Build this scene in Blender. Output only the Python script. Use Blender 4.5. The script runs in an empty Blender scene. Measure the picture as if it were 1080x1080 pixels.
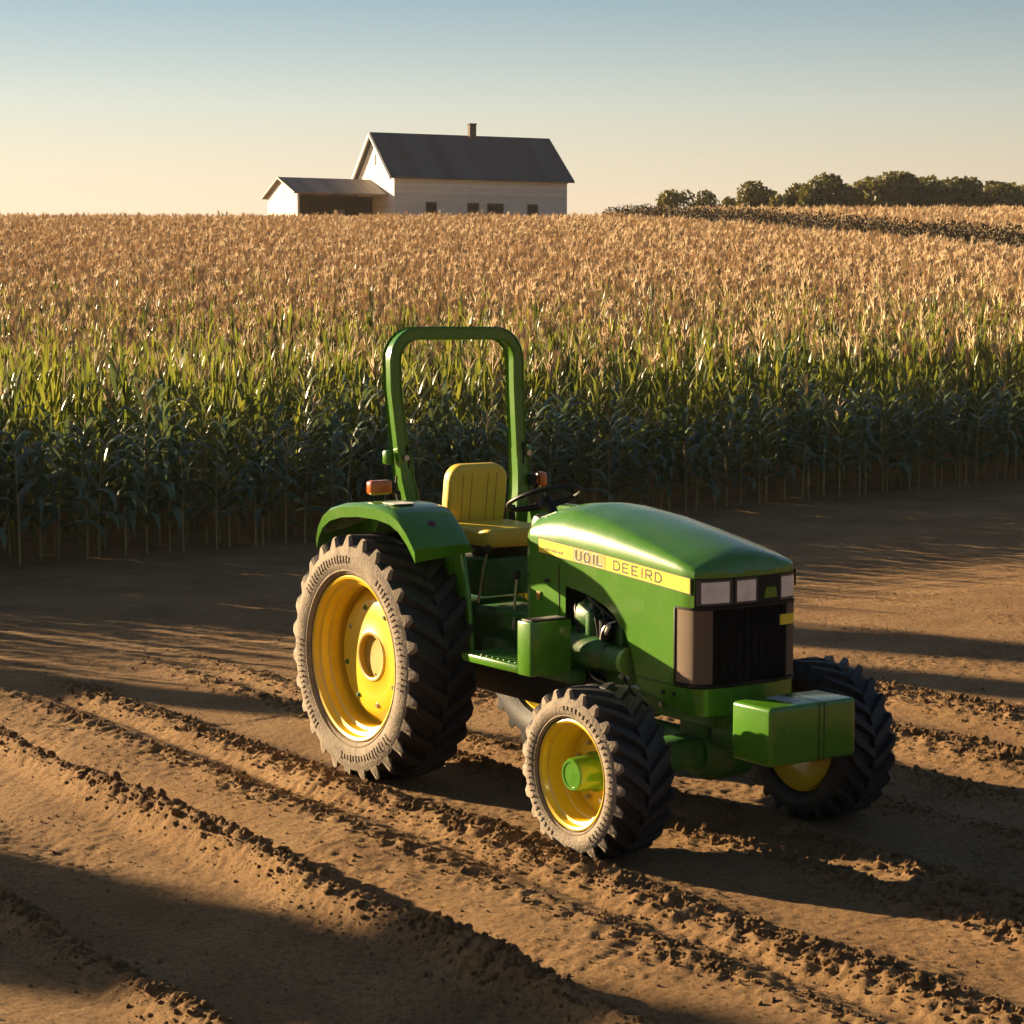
import bpy, bmesh, math, random
import numpy as np
from mathutils import Vector, Matrix, Euler
R = math.radians
scene = bpy.context.scene
C = scene.collection
random.seed(7)

# ---------------------------------------------------------------- camera, world, sun, exposure
cam = bpy.data.cameras.new('camera'); cam_o = bpy.data.objects.new('camera', cam); C.objects.link(cam_o)
cam_o.location = (0, 0, 2.751); cam_o.rotation_euler = (R(90 - 5.169), 0, 0)
cam.lens = 72.98; cam.sensor_width = 36; cam.clip_end = 6000; cam.clip_start = .1
scene.camera = cam_o
SUN_EL, SUN_AZ = 13.0, 59.0          # azimuth measured to the left of the view axis (+Y)
world = bpy.data.worlds.new('World'); scene.world = world; world.use_nodes = True
wn, wl = world.node_tree.nodes, world.node_tree.links
sky = wn.new('ShaderNodeTexSky'); sky.sky_type = 'NISHITA'; sky.sun_disc = False
sky.sun_elevation = R(SUN_EL); sky.sun_rotation = R(-SUN_AZ)
sky.altitude = 0; sky.air_density = 1.0; sky.dust_density = 1.5; sky.ozone_density = 2.0
bg = wn['Background']; SKY_S = .05; bg.inputs['Strength'].default_value = SKY_S
# the low hazy band of the evening sky: peach at the horizon, grey blue a few degrees up, brighter towards the sun
EXPO = 1.85
w_tc = wn.new('ShaderNodeTexCoord'); w_sp = wn.new('ShaderNodeSeparateXYZ'); wl.new(w_tc.outputs['Generated'], w_sp.inputs[0])
w_rp = wn.new('ShaderNodeValToRGB'); els = w_rp.color_ramp.elements
STOPS = [(0, (1.10, .84, .58)), (.055, (1.06, .85, .60)), (.080, (.92, .83, .63)), (.103, (.77, .80, .69)), (.128, (.56, .67, .66)), (.152, (.40, .55, .62)), (.24, (.22, .33, .45))]
while len(els) < len(STOPS): els.new(.5)
for k_, (p_, c_) in zip(els, STOPS): k_.position = p_; k_.color = (*c_, 1)
wl.new(w_sp.outputs['Z'], w_rp.inputs[0])
w_dot = wn.new('ShaderNodeVectorMath'); w_dot.operation = 'DOT_PRODUCT'; wl.new(w_tc.outputs['Generated'], w_dot.inputs[0]); w_dot.inputs[1].default_value = (-math.sin(R(SUN_AZ)), math.cos(R(SUN_AZ)), 0)
w_mr = wn.new('ShaderNodeMapRange'); wl.new(w_dot.outputs['Value'], w_mr.inputs[0])
for k_, v_ in zip(('From Min', 'From Max', 'To Min', 'To Max'), (-.45, .78, .28, 1.06)): w_mr.inputs[k_].default_value = v_
w_sc = wn.new('ShaderNodeVectorMath'); w_sc.operation = 'SCALE'; wl.new(w_rp.outputs[0], w_sc.inputs[0])
w_m2 = wn.new('ShaderNodeMath'); w_m2.operation = 'MULTIPLY'; wl.new(w_mr.outputs[0], w_m2.inputs[0]); w_m2.inputs[1].default_value = 1 / SKY_S / 2 ** EXPO; wl.new(w_m2.outputs[0], w_sc.inputs['Scale'])
w_f = wn.new('ShaderNodeMapRange'); w_f.interpolation_type = 'SMOOTHSTEP'; wl.new(w_sp.outputs['Z'], w_f.inputs[0]); w_f.inputs['From Min'].default_value = .15; w_f.inputs['From Max'].default_value = .26
w_mx = wn.new('ShaderNodeMix'); w_mx.data_type = 'RGBA'; wl.new(w_f.outputs[0], w_mx.inputs[0]); wl.new(w_sc.outputs[0], w_mx.inputs[6]); w_ns = wn.new('ShaderNodeVectorMath'); w_ns.operation = 'SCALE'; w_ns.inputs['Scale'].default_value = .6; wl.new(sky.outputs[0], w_ns.inputs[0]); wl.new(w_ns.outputs[0], w_mx.inputs[7])
wl.new(w_mx.outputs[2], bg.inputs[0])
sun = bpy.data.lights.new('sun', 'SUN'); sun.energy = 5.0; sun.angle = R(.55); sun.color = (1, .74, .43)
sun_o = bpy.data.objects.new('sun', sun); C.objects.link(sun_o)
to_sun = Vector((-math.sin(R(SUN_AZ)) * math.cos(R(SUN_EL)), math.cos(R(SUN_AZ)) * math.cos(R(SUN_EL)), math.sin(R(SUN_EL))))
sun_o.rotation_euler = to_sun.to_track_quat('Z', 'Y').to_euler(); sun_o.location = to_sun * 60
scene.view_settings.view_transform = 'Standard'; scene.view_settings.look = 'None'
scene.view_settings.exposure = EXPO; scene.view_settings.gamma = 1
scene.render.engine = 'CYCLES'
scene.cycles.max_bounces = 8; scene.cycles.transparent_max_bounces = 8

# ---------------------------------------------------------------- helpers
def tag(o, label=None, cat=None, group=None, kind=None):
    if label: o['label'] = label
    if cat: o['category'] = cat
    if group: o['group'] = group
    if kind: o['kind'] = kind
    return o
def empty(name, loc=(0, 0, 0), rz=0, **k):
    o = bpy.data.objects.new(name, None); C.objects.link(o); o.location = loc; o.rotation_euler = (0, 0, rz)
    o.empty_display_size = .2
    return tag(o, **k)
def link(name, mesh, parent=None, **k):
    o = bpy.data.objects.new(name, mesh); C.objects.link(o)
    if parent: o.parent = parent
    return tag(o, **k)
class MB:
    """collects verts and faces with a material index each"""
    def __init__(s): s.v = []; s.f = []; s.m = []
    def add(s, vs, fs, mi=0):
        b = len(s.v); s.v += [tuple(p) for p in vs]
        s.f += [tuple(i + b for i in f) for f in fs]; s.m += [mi] * len(fs); return s
    def bm(s, bm, mi=0, M=None):
        bm.verts.ensure_lookup_table(); bm.verts.index_update()
        s.add([(M @ v.co if M else v.co) for v in bm.verts], [[v.index for v in f.verts] for f in bm.faces], mi); bm.free(); return s
    def box(s, c, size, bev=.01, rot=None, mi=0, seg=2):
        bm = bmesh.new(); bmesh.ops.create_cube(bm, size=1)
        for v in bm.verts: v.co = Vector((v.co.x * size[0], v.co.y * size[1], v.co.z * size[2]))
        if bev: bmesh.ops.bevel(bm, geom=bm.edges[:], offset=min(bev, min(size) * .45), segments=seg, affect='EDGES', profile=.5)
        M = Matrix.Translation(c)
        if rot: M = M @ Euler(rot).to_matrix().to_4x4()
        return s.bm(bm, mi, M)
    def tube(s, pts, r, n=8, mi=0, caps=True):
        pts = [Vector(p) for p in pts]; k = len(pts); rs = r if isinstance(r, (list, tuple)) else [r] * k
        vs, fs = [], []; up = None
        for i, p in enumerate(pts):
            t = (pts[min(i + 1, k - 1)] - pts[max(i - 1, 0)]).normalized()
            if up is None:
                up = t.orthogonal().normalized()
            up = (up - t * up.dot(t)).normalized(); sd = t.cross(up)
            for j in range(n):
                a = 2 * math.pi * j / n
                vs.append(p + (up * math.cos(a) + sd * math.sin(a)) * rs[i])
        for i in range(k - 1):
            for j in range(n):
                fs.append((i * n + j, i * n + (j + 1) % n, (i + 1) * n + (j + 1) % n, (i + 1) * n + j))
        if caps:
            fs.append(tuple(range(n))[::-1]); fs.append(tuple((k - 1) * n + j for j in range(n)))
        return s.add(vs, fs, mi)
    def lathe(s, prof, c, axis='Y', n=48, mi=0, mats=None):
        """prof = [(radius, along)], closed round the axis through c"""
        vs, fs = [], []
        for (r, a) in prof:
            for j in range(n):
                t = 2 * math.pi * j / n; p, q = r * math.cos(t), r * math.sin(t)
                vs.append({'Y': (c[0] + p, c[1] + a, c[2] + q), 'X': (c[0] + a, c[1] + p, c[2] + q), 'Z': (c[0] + p, c[1] + q, c[2] + a)}[axis])
        for i in range(len(prof) - 1):
            ff = [(i * n + j, i * n + (j + 1) % n, (i + 1) * n + (j + 1) % n, (i + 1) * n + j) for j in range(n)]
            s_m = mats[i] if mats else mi
            fs.append((ff, s_m))
        b = len(s.v); s.v += vs
        for ff, m_ in fs:
            s.f += [tuple(i + b for i in f) for f in ff]; s.m += [m_] * len(ff)
        return s
    def prism(s, poly, y0, y1, plane='XZ', mi=0):
        n = len(poly)
        f = {'XZ': lambda p, y: (p[0], y, p[1]), 'YZ': lambda p, y: (y, p[0], p[1]), 'XY': lambda p, y: (p[0], p[1], y)}[plane]
        vs = [f(p, y0) for p in poly] + [f(p, y1) for p in poly]
        fs = [tuple(range(n)), tuple(range(2 * n - 1, n - 1, -1))] + [(i, i + n, (i + 1) % n + n, (i + 1) % n) for i in range(n)]
        return s.add(vs, fs, mi)
    def mesh(s, name, mats, angle=35, recalc=True):
        me = bpy.data.meshes.new(name); me.from_pydata(s.v, [], s.f)
        for m in (mats if isinstance(mats, (list, tuple)) else [mats]): me.materials.append(m)
        me.polygons.foreach_set('material_index', s.m)
        if recalc:
            bm = bmesh.new(); bm.from_mesh(me); bmesh.ops.recalc_face_normals(bm, faces=bm.faces); bm.to_mesh(me); bm.free()
        if angle:
            me.polygons.foreach_set('use_smooth', [True] * len(me.polygons)); me.set_sharp_from_angle(angle=R(angle))
        me.update(); return me
    def build(s, name, mats, parent=None, angle=35, recalc=True, **k):
        return link(name, s.mesh(name, mats, angle, recalc), parent, **k)

# ---------------------------------------------------------------- value noise (numpy)
def _hash(ix, iy, seed):
    n = (ix.astype(np.int64) * 374761393 + iy.astype(np.int64) * 668265263 + seed * 974634777) & 0xFFFFFFFF
    n = ((n ^ (n >> 13)) * 1274126177) & 0xFFFFFFFF
    n = n ^ (n >> 16)
    return (n & 0xFFFF) / 65535.0
def vnoise(x, y, seed=0):
    x = np.asarray(x, float); y = np.asarray(y, float)
    ix, iy = np.floor(x), np.floor(y); fx, fy = x - ix, y - iy
    fx = fx * fx * fx * (fx * (fx * 6 - 15) + 10); fy = fy * fy * fy * (fy * (fy * 6 - 15) + 10)
    a, b, c, d = _hash(ix, iy, seed), _hash(ix + 1, iy, seed), _hash(ix, iy + 1, seed), _hash(ix + 1, iy + 1, seed)
    return (a + (b - a) * fx) * (1 - fy) + (c + (d - c) * fx) * fy
def fbm(x, y, seed=0, oct=3):
    t, amp, tot = 0, 1, 0
    for o in range(oct):
        t = t + amp * vnoise(x * 2 ** o + 17 * o, y * 2 ** o - 9 * o, seed + o); tot += amp; amp *= .5
    return t / tot
def sstep(a, b, x):
    t = np.clip((x - a) / (b - a), 0, 1); return t * t * (3 - 2 * t)

# ---------------------------------------------------------------- site geometry
T0 = np.array([-.211, 12.948]); HD = R(34.628)
hv = np.array([math.sin(HD), -math.cos(HD)]); lv = np.array([math.cos(HD), math.sin(HD)])   # tractor heading, tractor left
E0 = np.array([-5.75, 23.3]); nv = -hv                                                       # corn edge: point, normal into the field
def edge_se(x, y): return (x - E0[0]) * lv[0] + (y - E0[1]) * lv[1], (x - E0[0]) * nv[0] + (y - E0[1]) * nv[1]
def hill(x, y):
    y = np.asarray(y, float)
    g = .0797 * 4 * np.logaddexp(0, (y - 31) / 4) - .0717 * 5 * np.logaddexp(0, (y - 123) / 5) 
    g = g - .012 * 20 * np.logaddexp(0, (y - 260) / 20)
    return np.where(y < 5, 0, g)
# added strip for the shaded far corn face: the ground steps up behind it
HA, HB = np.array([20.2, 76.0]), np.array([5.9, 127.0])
def band_side(x, y):
    d = HB - HA; L = np.hypot(*d); return ((x - HA[0]) * d[1] - (y - HA[1]) * d[0]) / L      # >0 = right of / behind the strip
def terrace(x, y):
    return .45 * sstep(-.5, 1.5, band_side(x, y)) * sstep(40, 60, y) * (1 - sstep(150, 190, y))

BERMS = [(-1.08, .060, .17, 1.), (-2.42, .165, .115, 1.), (-3.72, .10, .11, 1.), (-.10, .04, .16, 1.), (.32, .035, .15, .9),
         (1.22, .03, .17, .8), (1.95, .02, .25, .6), (2.75, .04, .25, .8), (-1.55, .025, .12, .6), (3.8, .05, .3, .7), (-4.6, .05, .2, .7)]
RUTS = [(-1.30, .055, .07), (-2.14, .075, .20), (-3.05, .06, .22), (-3.45, .04, .12), (.12, .03, .12), (-.72, .015, .22), (.72, .02, .2), (2.3, .04, .2), (3.3, .04, .2)]
def tracks(x, y):
    """returns height and clod mask"""
    u = (x - T0[0]) * hv[0] + (y - T0[1]) * hv[1]; v = (x - T0[0]) * lv[0] + (y - T0[1]) * lv[1]
    s, e = edge_se(x, y)
    v = v + .06 * (vnoise(u * .35, v * .2, 5) - .5) + .03 * (vnoise(u * 1.3, v * .6, 6) - .5)
    fade = 1 - sstep(-9.5, -6.0, e)
    far = sstep(11, 14, np.abs(v)); fade = fade * (1 - far)
    h = np.zeros_like(x); m = np.zeros_like(x)
    for i, (v0, a, w, c) in enumerate(BERMS):
        k = np.exp(-((v - v0) / w) ** 2) * (.6 + .6 * vnoise(u * 1.1, v0 * 3 + 0 * u, 20 + i))
        h = h + a * k; m = np.maximum(m, c * np.clip(k * 1.1, 0, 1.2))
    for i, (v0, a, w) in enumerate(RUTS):
        h = h - a * np.exp(-((v - v0) / w) ** 2) * (.5 + .7 * vnoise(u * .8, v0 * 3 + 0 * u, 50 + i))
    # tread marks in the tyre tracks
    tm = np.zeros_like(x)
    for v0 in (-2.75, -3.3, 2.0):
        q = np.abs(v - v0); k = np.exp(-(q / .2) ** 4)
        tm = tm + k * np.sin((u + q * .8) * 2 * math.pi / .16)
    h = (h + .0012 * tm) * fade; m = m * fade
    # headland ripples parallel to the corn edge
    rp = sstep(-9, -6, e) * (1 - sstep(.5, 1.5, e))
    ee = e + .25 * (vnoise(s * .3, e * .3, 8) - .5)
    h = h + rp * (.006 * np.sin(ee * 2 * math.pi / .55) + .003 * np.sin(ee * 2 * math.pi / .19 + 3 * vnoise(s * .2, e * .1, 9)))
    h = h + .02 * (vnoise(x * .5, y * .5, 11) - .5) * (1 - np.exp(-((v / 1.6) ** 2)) * (np.abs(u - 1) < 3))
    return h, np.clip(m, 0, 1.2), fade
def micro(x, y, m, fade):
    b1 = 1 - 2 * np.abs(vnoise(x / .13, y / .13, 31) - .5); b2 = 1 - 2 * np.abs(vnoise(x / .065 + 7, y / .065, 32) - .5)
    b3 = vnoise(x / .035, y / .035, 33)
    patch = sstep(.55, .85, vnoise(x / .8, y / .8, 34)) * .3
    mm = np.clip(m + patch * (.4 + .6 * fade), 0, 1.3)
    return mm * (.022 * (b1 - .5) + .030 * (b2 - .5)) + (.005 + .013 * mm) * (b3 - .5) + .004 * (vnoise(x / .25, y / .25, 35) - .5)
def ground_z(x, y):
    x = np.asarray(x, float); y = np.asarray(y, float)
    h, m, f = tracks(x, y); return hill(x, y) + terrace(x, y) + h + micro(x, y, m, f)

# ---------------------------------------------------------------- materials
def nt(name):
    m = bpy.data.materials.new(name); m.use_nodes = True
    n, l = m.node_tree.nodes, m.node_tree.links
    return m, n, l, n['Principled BSDF']
def ramp(n, stops):
    r = n.new('ShaderNodeValToRGB'); e = r.color_ramp.elements
    while len(e) < len(stops): e.new(.5)
    for k, (p, c) in zip(e, stops): k.position = p; k.color = (*c, 1)
    return r
def noise(n, l, scale, detail=4, rough=.55, coord='Object'):
    tc = n.new('ShaderNodeTexCoord'); t = n.new('ShaderNodeTexNoise'); t.inputs['Scale'].default_value = scale
    t.inputs['Detail'].default_value = detail; t.inputs['Roughness'].default_value = rough
    l.new(tc.outputs[coord], t.inputs['Vector']); return t
def bump(n, l, p, src, strength, dist=.01):
    b = n.new('ShaderNodeBump'); b.inputs['Strength'].default_value = strength; b.inputs['Distance'].default_value = dist
    l.new(src, b.inputs['Height']); l.new(b.outputs[0], p.inputs['Normal']); return b
def mat(name, col, rough=.5, metal=0, var=.15, scale=6, bmp=0, bscale=60, coat=0, spec=.5, dust=0, dustcol=(.33, .22, .13)):
    m, n, l, p = nt(name)
    t = noise(n, l, scale)
    r = ramp(n, [(.3, tuple(c * (1 - var) for c in col)), (.7, tuple(min(1, c * (1 + var)) for c in col))])
    l.new(t.outputs['Fac'], r.inputs[0]); out = r.outputs[0]
    p.inputs['Roughness'].default_value = rough; p.inputs['Metallic'].default_value = metal
    p.inputs['Coat Weight'].default_value = coat; p.inputs['Coat Roughness'].default_value = .12
    p.inputs['Specular IOR Level'].default_value = spec
    if dust:
        t2 = noise(n, l, 9, 8, .65); r2 = ramp(n, [(.48, (0, 0, 0)), (.75, (dust,) * 3)]); l.new(t2.outputs['Fac'], r2.inputs[0])
        mx = n.new('ShaderNodeMix'); mx.data_type = 'RGBA'; l.new(r2.outputs[0], mx.inputs[0]); l.new(out, mx.inputs[6]); mx.inputs[7].default_value = (*dustcol, 1); out = mx.outputs[2]
        ra = n.new('ShaderNodeMath'); ra.operation = 'MULTIPLY_ADD'; l.new(r2.outputs[0], ra.inputs[0]); ra.inputs[1].default_value = .8 - rough; ra.inputs[2].default_value = rough
        l.new(ra.outputs[0], p.inputs['Roughness'])
    l.new(out, p.inputs['Base Color'])
    if bmp:
        t3 = noise(n, l, bscale, 6); bump(n, l, p, t3.outputs['Fac'], bmp, .01)
    return m
M_green = mat('green_paint', (.058, .185, .008), .27, var=.04, scale=3, coat=.35, dust=.07)
M_green_cast = mat('green_cast_iron', (.022, .12, .016), .5, var=.2, scale=14, bmp=.25, bscale=70, dust=.35)
M_yellow = mat('yellow_paint', (.72, .49, .014), .36, var=.06, coat=.4, dust=.16, dustcol=(.42, .27, .12))
M_vinyl = mat('yellow_vinyl', (.78, .53, .045), .5, var=.06, bmp=.15, bscale=160)
M_decal = mat('yellow_decal', (.82, .62, .03), .4, var=.05, scale=12)
M_black = mat('black_plastic', (.010, .010, .010), .5, var=.2, spec=.25)
M_rubber = mat('black_rubber', (.016, .0155, .017), .62, var=.25, scale=12, bmp=.3, bscale=90, dust=.30, dustcol=(.07, .05, .035))
M_steel = mat('bare_steel', (.45, .43, .40), .35, metal=1, var=.2, scale=20)
M_letter = mat('black_lettering', (.02, .014, .006), .5)
M_letter_w = mat('pale_lettering', (.62, .56, .36), .5)
M_mirror_housing = M_black
# dusty sidewall with embossed texture
M_dusty, n, l, p = nt('dusty_tyre_side')
t = noise(n, l, 9, 10, .72); r = ramp(n, [(.30, (.085, .068, .054)), (.47, (.22, .175, .13)), (.75, (.32, .26, .195))]); l.new(t.outputs['Fac'], r.inputs[0])
l.new(r.outputs[0], p.inputs['Base Color']); p.inputs['Roughness'].default_value = .9
t2 = noise(n, l, 75, 6); bump(n, l, p, t2.outputs['Fac'], .6, .012)
# radiator mesh, black screen with its sunlit brown put into the colour
M_mesh, n, l, p = nt('grille_mesh')
tc = n.new('ShaderNodeTexCoord'); vo = n.new('ShaderNodeTexVoronoi'); vo.inputs['Scale'].default_value = 420; l.new(tc.outputs['Object'], vo.inputs['Vector'])
r = ramp(n, [(.15, (.055, .032, .018)), (.6, (.19, .115, .065))]); l.new(vo.outputs['Distance'], r.inputs[0]); l.new(r.outputs[0], p.inputs['Base Color'])
p.inputs['Roughness'].default_value = .75; bump(n, l, p, vo.outputs['Distance'], .5, .004)
# lamp glass
M_lens, n, l, p = nt('headlight_lens')
t = noise(n, l, 9, 1); r = ramp(n, [(.3, (.60, .63, .66)), (.7, (.84, .88, .92))]); l.new(t.outputs['Fac'], r.inputs[0]); l.new(r.outputs[0], p.inputs['Base Color'])
p.inputs['Roughness'].default_value = .12; p.inputs['Metallic'].default_value = .15; p.inputs['Coat Weight'].default_value = 1; p.inputs['Coat Roughness'].default_value = .03
wv = n.new('ShaderNodeTexWave'); wv.inputs['Scale'].default_value = 40; tc = n.new('ShaderNodeTexCoord'); l.new(tc.outputs['Object'], wv.inputs['Vector']); wv.bands_direction = 'Y'
bump(n, l, p, wv.outputs['Fac'], .35, .006)
M_amber = mat('amber_lens', (.62, .12, .008), .25, var=.1, coat=1)
M_red = mat('red_reflector', (.07, .012, .008), .4)

# soil
HD_SOIL = R(34.6)
M_soil, n, l, p = nt('bare_soil')
t1 = noise(n, l, 1.1, 8, .6); r1 = ramp(n, [(.3, (.250, .142, .063)), (.55, (.350, .210, .097)), (.75, (.42, .265, .130))]); l.new(t1.outputs['Fac'], r1.inputs[0])
t2 = noise(n, l, 34, 10, .72); r2 = ramp(n, [(.30, (.42, .38, .35)), (.52, (1, 1, 1)), (.75, (1.28, 1.25, 1.2))]); l.new(t2.outputs['Fac'], r2.inputs[0])
mx = n.new('ShaderNodeMix'); mx.data_type = 'RGBA'; mx.blend_type = 'MULTIPLY'; mx.inputs[0].default_value = 1.0
l.new(r1.outputs[0], mx.inputs[6]); l.new(r2.outputs[0], mx.inputs[7]); l.new(mx.outputs[2], p.inputs['Base Color'])
p.inputs['Roughness'].default_value = .95; p.inputs['Specular IOR Level'].default_value = .15
t3 = noise(n, l, 38, 10, .78); b1_ = bump(n, l, p, t3.outputs['Fac'], 1.0, .024)
t5 = noise(n, l, 120, 5, .7); b0_ = bump(n, l, p, t5.outputs['Fac'], .9, .010); l.new(b0_.outputs[0], b1_.inputs['Normal']); l.new(b1_.outputs[0], p.inputs['Normal'])
r5 = ramp(n, [(.34, (.45, .42, .40)), (.46, (1, 1, 1))]); l.new(t5.outputs['Fac'], r5.inputs[0]); m5 = n.new('ShaderNodeMix'); m5.data_type = 'RGBA'; m5.blend_type = 'MULTIPLY'; m5.inputs[0].default_value = .8; l.new(mx.outputs[2], m5.inputs[6]); l.new(r5.outputs[0], m5.inputs[7]); l.new(m5.outputs[2], p.inputs['Base Color'])
# fine streaks dragged along the direction of travel
tc = n.new('ShaderNodeTexCoord'); mp = n.new('ShaderNodeMapping'); l.new(tc.outputs['Object'], mp.inputs[0]); mp.inputs['Rotation'].default_value = (0, 0, -HD_SOIL); mp.inputs['Scale'].default_value = (26, 7, 26)
t4 = n.new('ShaderNodeTexNoise'); t4.inputs['Scale'].default_value = 1; t4.inputs['Detail'].default_value = 5; l.new(mp.outputs[0], t4.inputs['Vector'])
b2_ = n.new('ShaderNodeBump'); b2_.inputs['Strength'].default_value = .5; b2_.inputs['Distance'].default_value = .03; l.new(t4.outputs['Fac'], b2_.inputs['Height']); l.new(b2_.outputs[0], b0_.inputs['Normal'])

def leaf_mat(name, lo, hi, trans, rough=.45, tcol=None, tmix=.4):
    m, n, l, p = nt(name)
    oi = n.new('ShaderNodeObjectInfo'); t = noise(n, l, 3.0, 3)
    ad = n.new('ShaderNodeMath'); ad.operation = 'MULTIPLY_ADD'; l.new(oi.outputs['Random'], ad.inputs[0]); ad.inputs[1].default_value = .6; 
    sb = n.new('ShaderNodeMath'); sb.operation = 'MULTIPLY'; l.new(t.outputs['Fac'], sb.inputs[0]); sb.inputs[1].default_value = .5; l.new(sb.outputs[0], ad.inputs[2])
    r = ramp(n, [(.1, lo), (.95, hi)]); l.new(ad.outputs[0], r.inputs[0]); l.new(r.outputs[0], p.inputs['Base Color'])
    p.inputs['Roughness'].default_value = rough; p.inputs['Specular IOR Level'].default_value = .4
    if trans:
        tr = n.new('ShaderNodeBsdfTranslucent'); mxx = n.new('ShaderNodeMixShader'); mxx.inputs[0].default_value = tmix
        hs = n.new('ShaderNodeMix'); hs.data_type = 'RGBA'; hs.blend_type = 'MULTIPLY'; hs.inputs[0].default_value = 1; l.new(r.outputs[0], hs.inputs[6]); hs.inputs[7].default_value = (*tcol, 1)
        l.new(hs.outputs[2], tr.inputs[0]); l.new(p.outputs[0], mxx.inputs[1]); l.new(tr.outputs[0], mxx.inputs[2]); l.new(mxx.outputs[0], n['Material Output'].inputs[0])
    return m
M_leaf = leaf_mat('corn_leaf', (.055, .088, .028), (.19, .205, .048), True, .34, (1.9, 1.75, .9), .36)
M_leaf_edge = leaf_mat('corn_leaf_bluish', (.060, .095, .055), (.13, .175, .105), True, .33, (1.7, 1.6, .9), .22)  # glaucous green, made bluer: the sky's reflection is put into the colour
M_leaf_dry = leaf_mat('dry_corn_leaf', (.49, .375, .21), (.71, .565, .345), True, .6, (1.0, 1.0, 1.0), .3)
M_stem = leaf_mat('corn_stem', (.20, .15, .06), (.34, .25, .11), False, .6)
M_tassel = leaf_mat('corn_tassel', (.60, .455, .265), (.78, .61, .39), True, .7, (1.0, 1.0, 1.0), .3)
M_foliage = leaf_mat('tree_foliage', (.045, .050, .014), (.13, .12, .035), True, .55, (1.6, 1.5, .8), .25)
M_bark = mat('tree_bark', (.10, .075, .05), .9, var=.3, bmp=.5, bscale=20)
# house
def siding(name, col, per=4.2):
    m, n, l, p = nt(name)
    tc = n.new('ShaderNodeTexCoord'); sp = n.new('ShaderNodeSeparateXYZ'); l.new(tc.outputs['Object'], sp.inputs[0])
    mu = n.new('ShaderNodeMath'); mu.operation = 'MULTIPLY'; l.new(sp.outputs['Z'], mu.inputs[0]); mu.inputs[1].default_value = per
    fr = n.new('ShaderNodeMath'); fr.operation = 'FRACT'; l.new(mu.outputs[0], fr.inputs[0])
    t = noise(n, l, .9, 6); r = ramp(n, [(.3, tuple(c * .86 for c in col)), (.7, col)]); l.new(t.outputs['Fac'], r.inputs[0])
    l.new(r.outputs[0], p.inputs['Base Color']); p.inputs['Roughness'].default_value = .7
    fl = n.new('ShaderNodeMath'); fl.operation = 'FLOOR'; l.new(mu.outputs[0], fl.inputs[0]); w_ = n.new('ShaderNodeTexWhiteNoise'); w_.noise_dimensions = '1D'; l.new(fl.outputs[0], w_.inputs['W'])
    rb = ramp(n, [(0, (.84, .84, .84)), (1, (1, 1, 1))]); l.new(w_.outputs['Value'], rb.inputs[0]); mb = n.new('ShaderNodeMix'); mb.data_type = 'RGBA'; mb.blend_type = 'MULTIPLY'; mb.inputs[0].default_value = 1; l.new(r.outputs[0], mb.inputs[6]); l.new(rb.outputs[0], mb.inputs[7]); l.new(mb.outputs[2], p.inputs['Base Color'])
    bump(n, l, p, fr.outputs[0], 1.0, .08); return m
M_siding = siding('white_clapboard', (.80, .79, .76))
def seam_roof(name, col, per=1.6, ax='X'):
    m, n, l, p = nt(name)
    tc = n.new('ShaderNodeTexCoord'); sp = n.new('ShaderNodeSeparateXYZ'); l.new(tc.outputs['Object'], sp.inputs[0])
    mu = n.new('ShaderNodeMath'); mu.operation = 'MULTIPLY'; l.new(sp.outputs[ax], mu.inputs[0]); mu.inputs[1].default_value = per
    fr = n.new('ShaderNodeMath'); fr.operation = 'FRACT'; l.new(mu.outputs[0], fr.inputs[0])
    fl = n.new('ShaderNodeMath'); fl.operation = 'FLOOR'; l.new(mu.outputs[0], fl.inputs[0])
    wn_ = n.new('ShaderNodeTexWhiteNoise'); wn_.noise_dimensions = '1D'; l.new(fl.outputs[0], wn_.inputs['W'])
    r = ramp(n, [(0, tuple(c * .75 for c in col)), (1, tuple(c * 1.25 for c in col))]); l.new(wn_.outputs['Value'], r.inputs[0])
    l.new(r.outputs[0], p.inputs['Base Color']); p.inputs['Roughness'].default_value = .6
    r2 = ramp(n, [(0, (1, 1, 1)), (.12, (0, 0, 0))]); l.new(fr.outputs[0], r2.inputs[0]); bump(n, l, p, r2.outputs[0], .6, .05); return m
M_roof = seam_roof('dark_metal_roof', (.060, .062, .072), 1.1)
M_roof_brown = seam_roof('brown_metal_roof', (.20, .145, .115), 1.6)
M_trim = mat('white_trim', (.78, .77, .74), .6, var=.04)
M_dark_wood = mat('dark_wood', (.06, .045, .035), .85, var=.3, scale=3)
M_window = mat('window_glass', (.010, .011, .013), .3, var=.1, spec=.3)
M_frame = mat('brown_window_frame', (.10, .065, .05), .7)
M_brick = mat('brick_chimney', (.085, .068, .06), .9, var=.3, scale=8)

# ---------------------------------------------------------------- ground: one sheet to the horizon, fine near the camera
def axis_lines(segs):
    out = []
    for a, b, s0, s1 in segs:
        x = a
        while x < b - 1e-9:
            out.append(x); t = (x - a) / (b - a); x += s0 * (s1 / s0) ** t
    out.append(segs[-1][1]); return np.array(out)
ys = axis_lines([(-300, -20, 60, 10), (-20, 6.5, 4, .06), (6.5, 13, .017, .02), (13, 20, .02, .034), (20, 32, .04, .12), (32, 150, .5, 2.5), (150, 300, 4, 15), (300, 900, 25, 100)])
xp = axis_lines([(0, 3.0, .019, .019), (3.0, 6.0, .02, .034), (6.0, 12, .06, .5), (12, 60, .8, 3), (60, 300, 5, 30), (300, 700, 60, 100)])
xs = np.concatenate([-xp[:0:-1], xp])
gx, gy = np.meshgrid(xs, ys)
gz = ground_z(gx, gy)
nx, ny = len(xs), len(ys)
co = np.stack([gx, gy, gz], -1).reshape(-1, 3)
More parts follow.
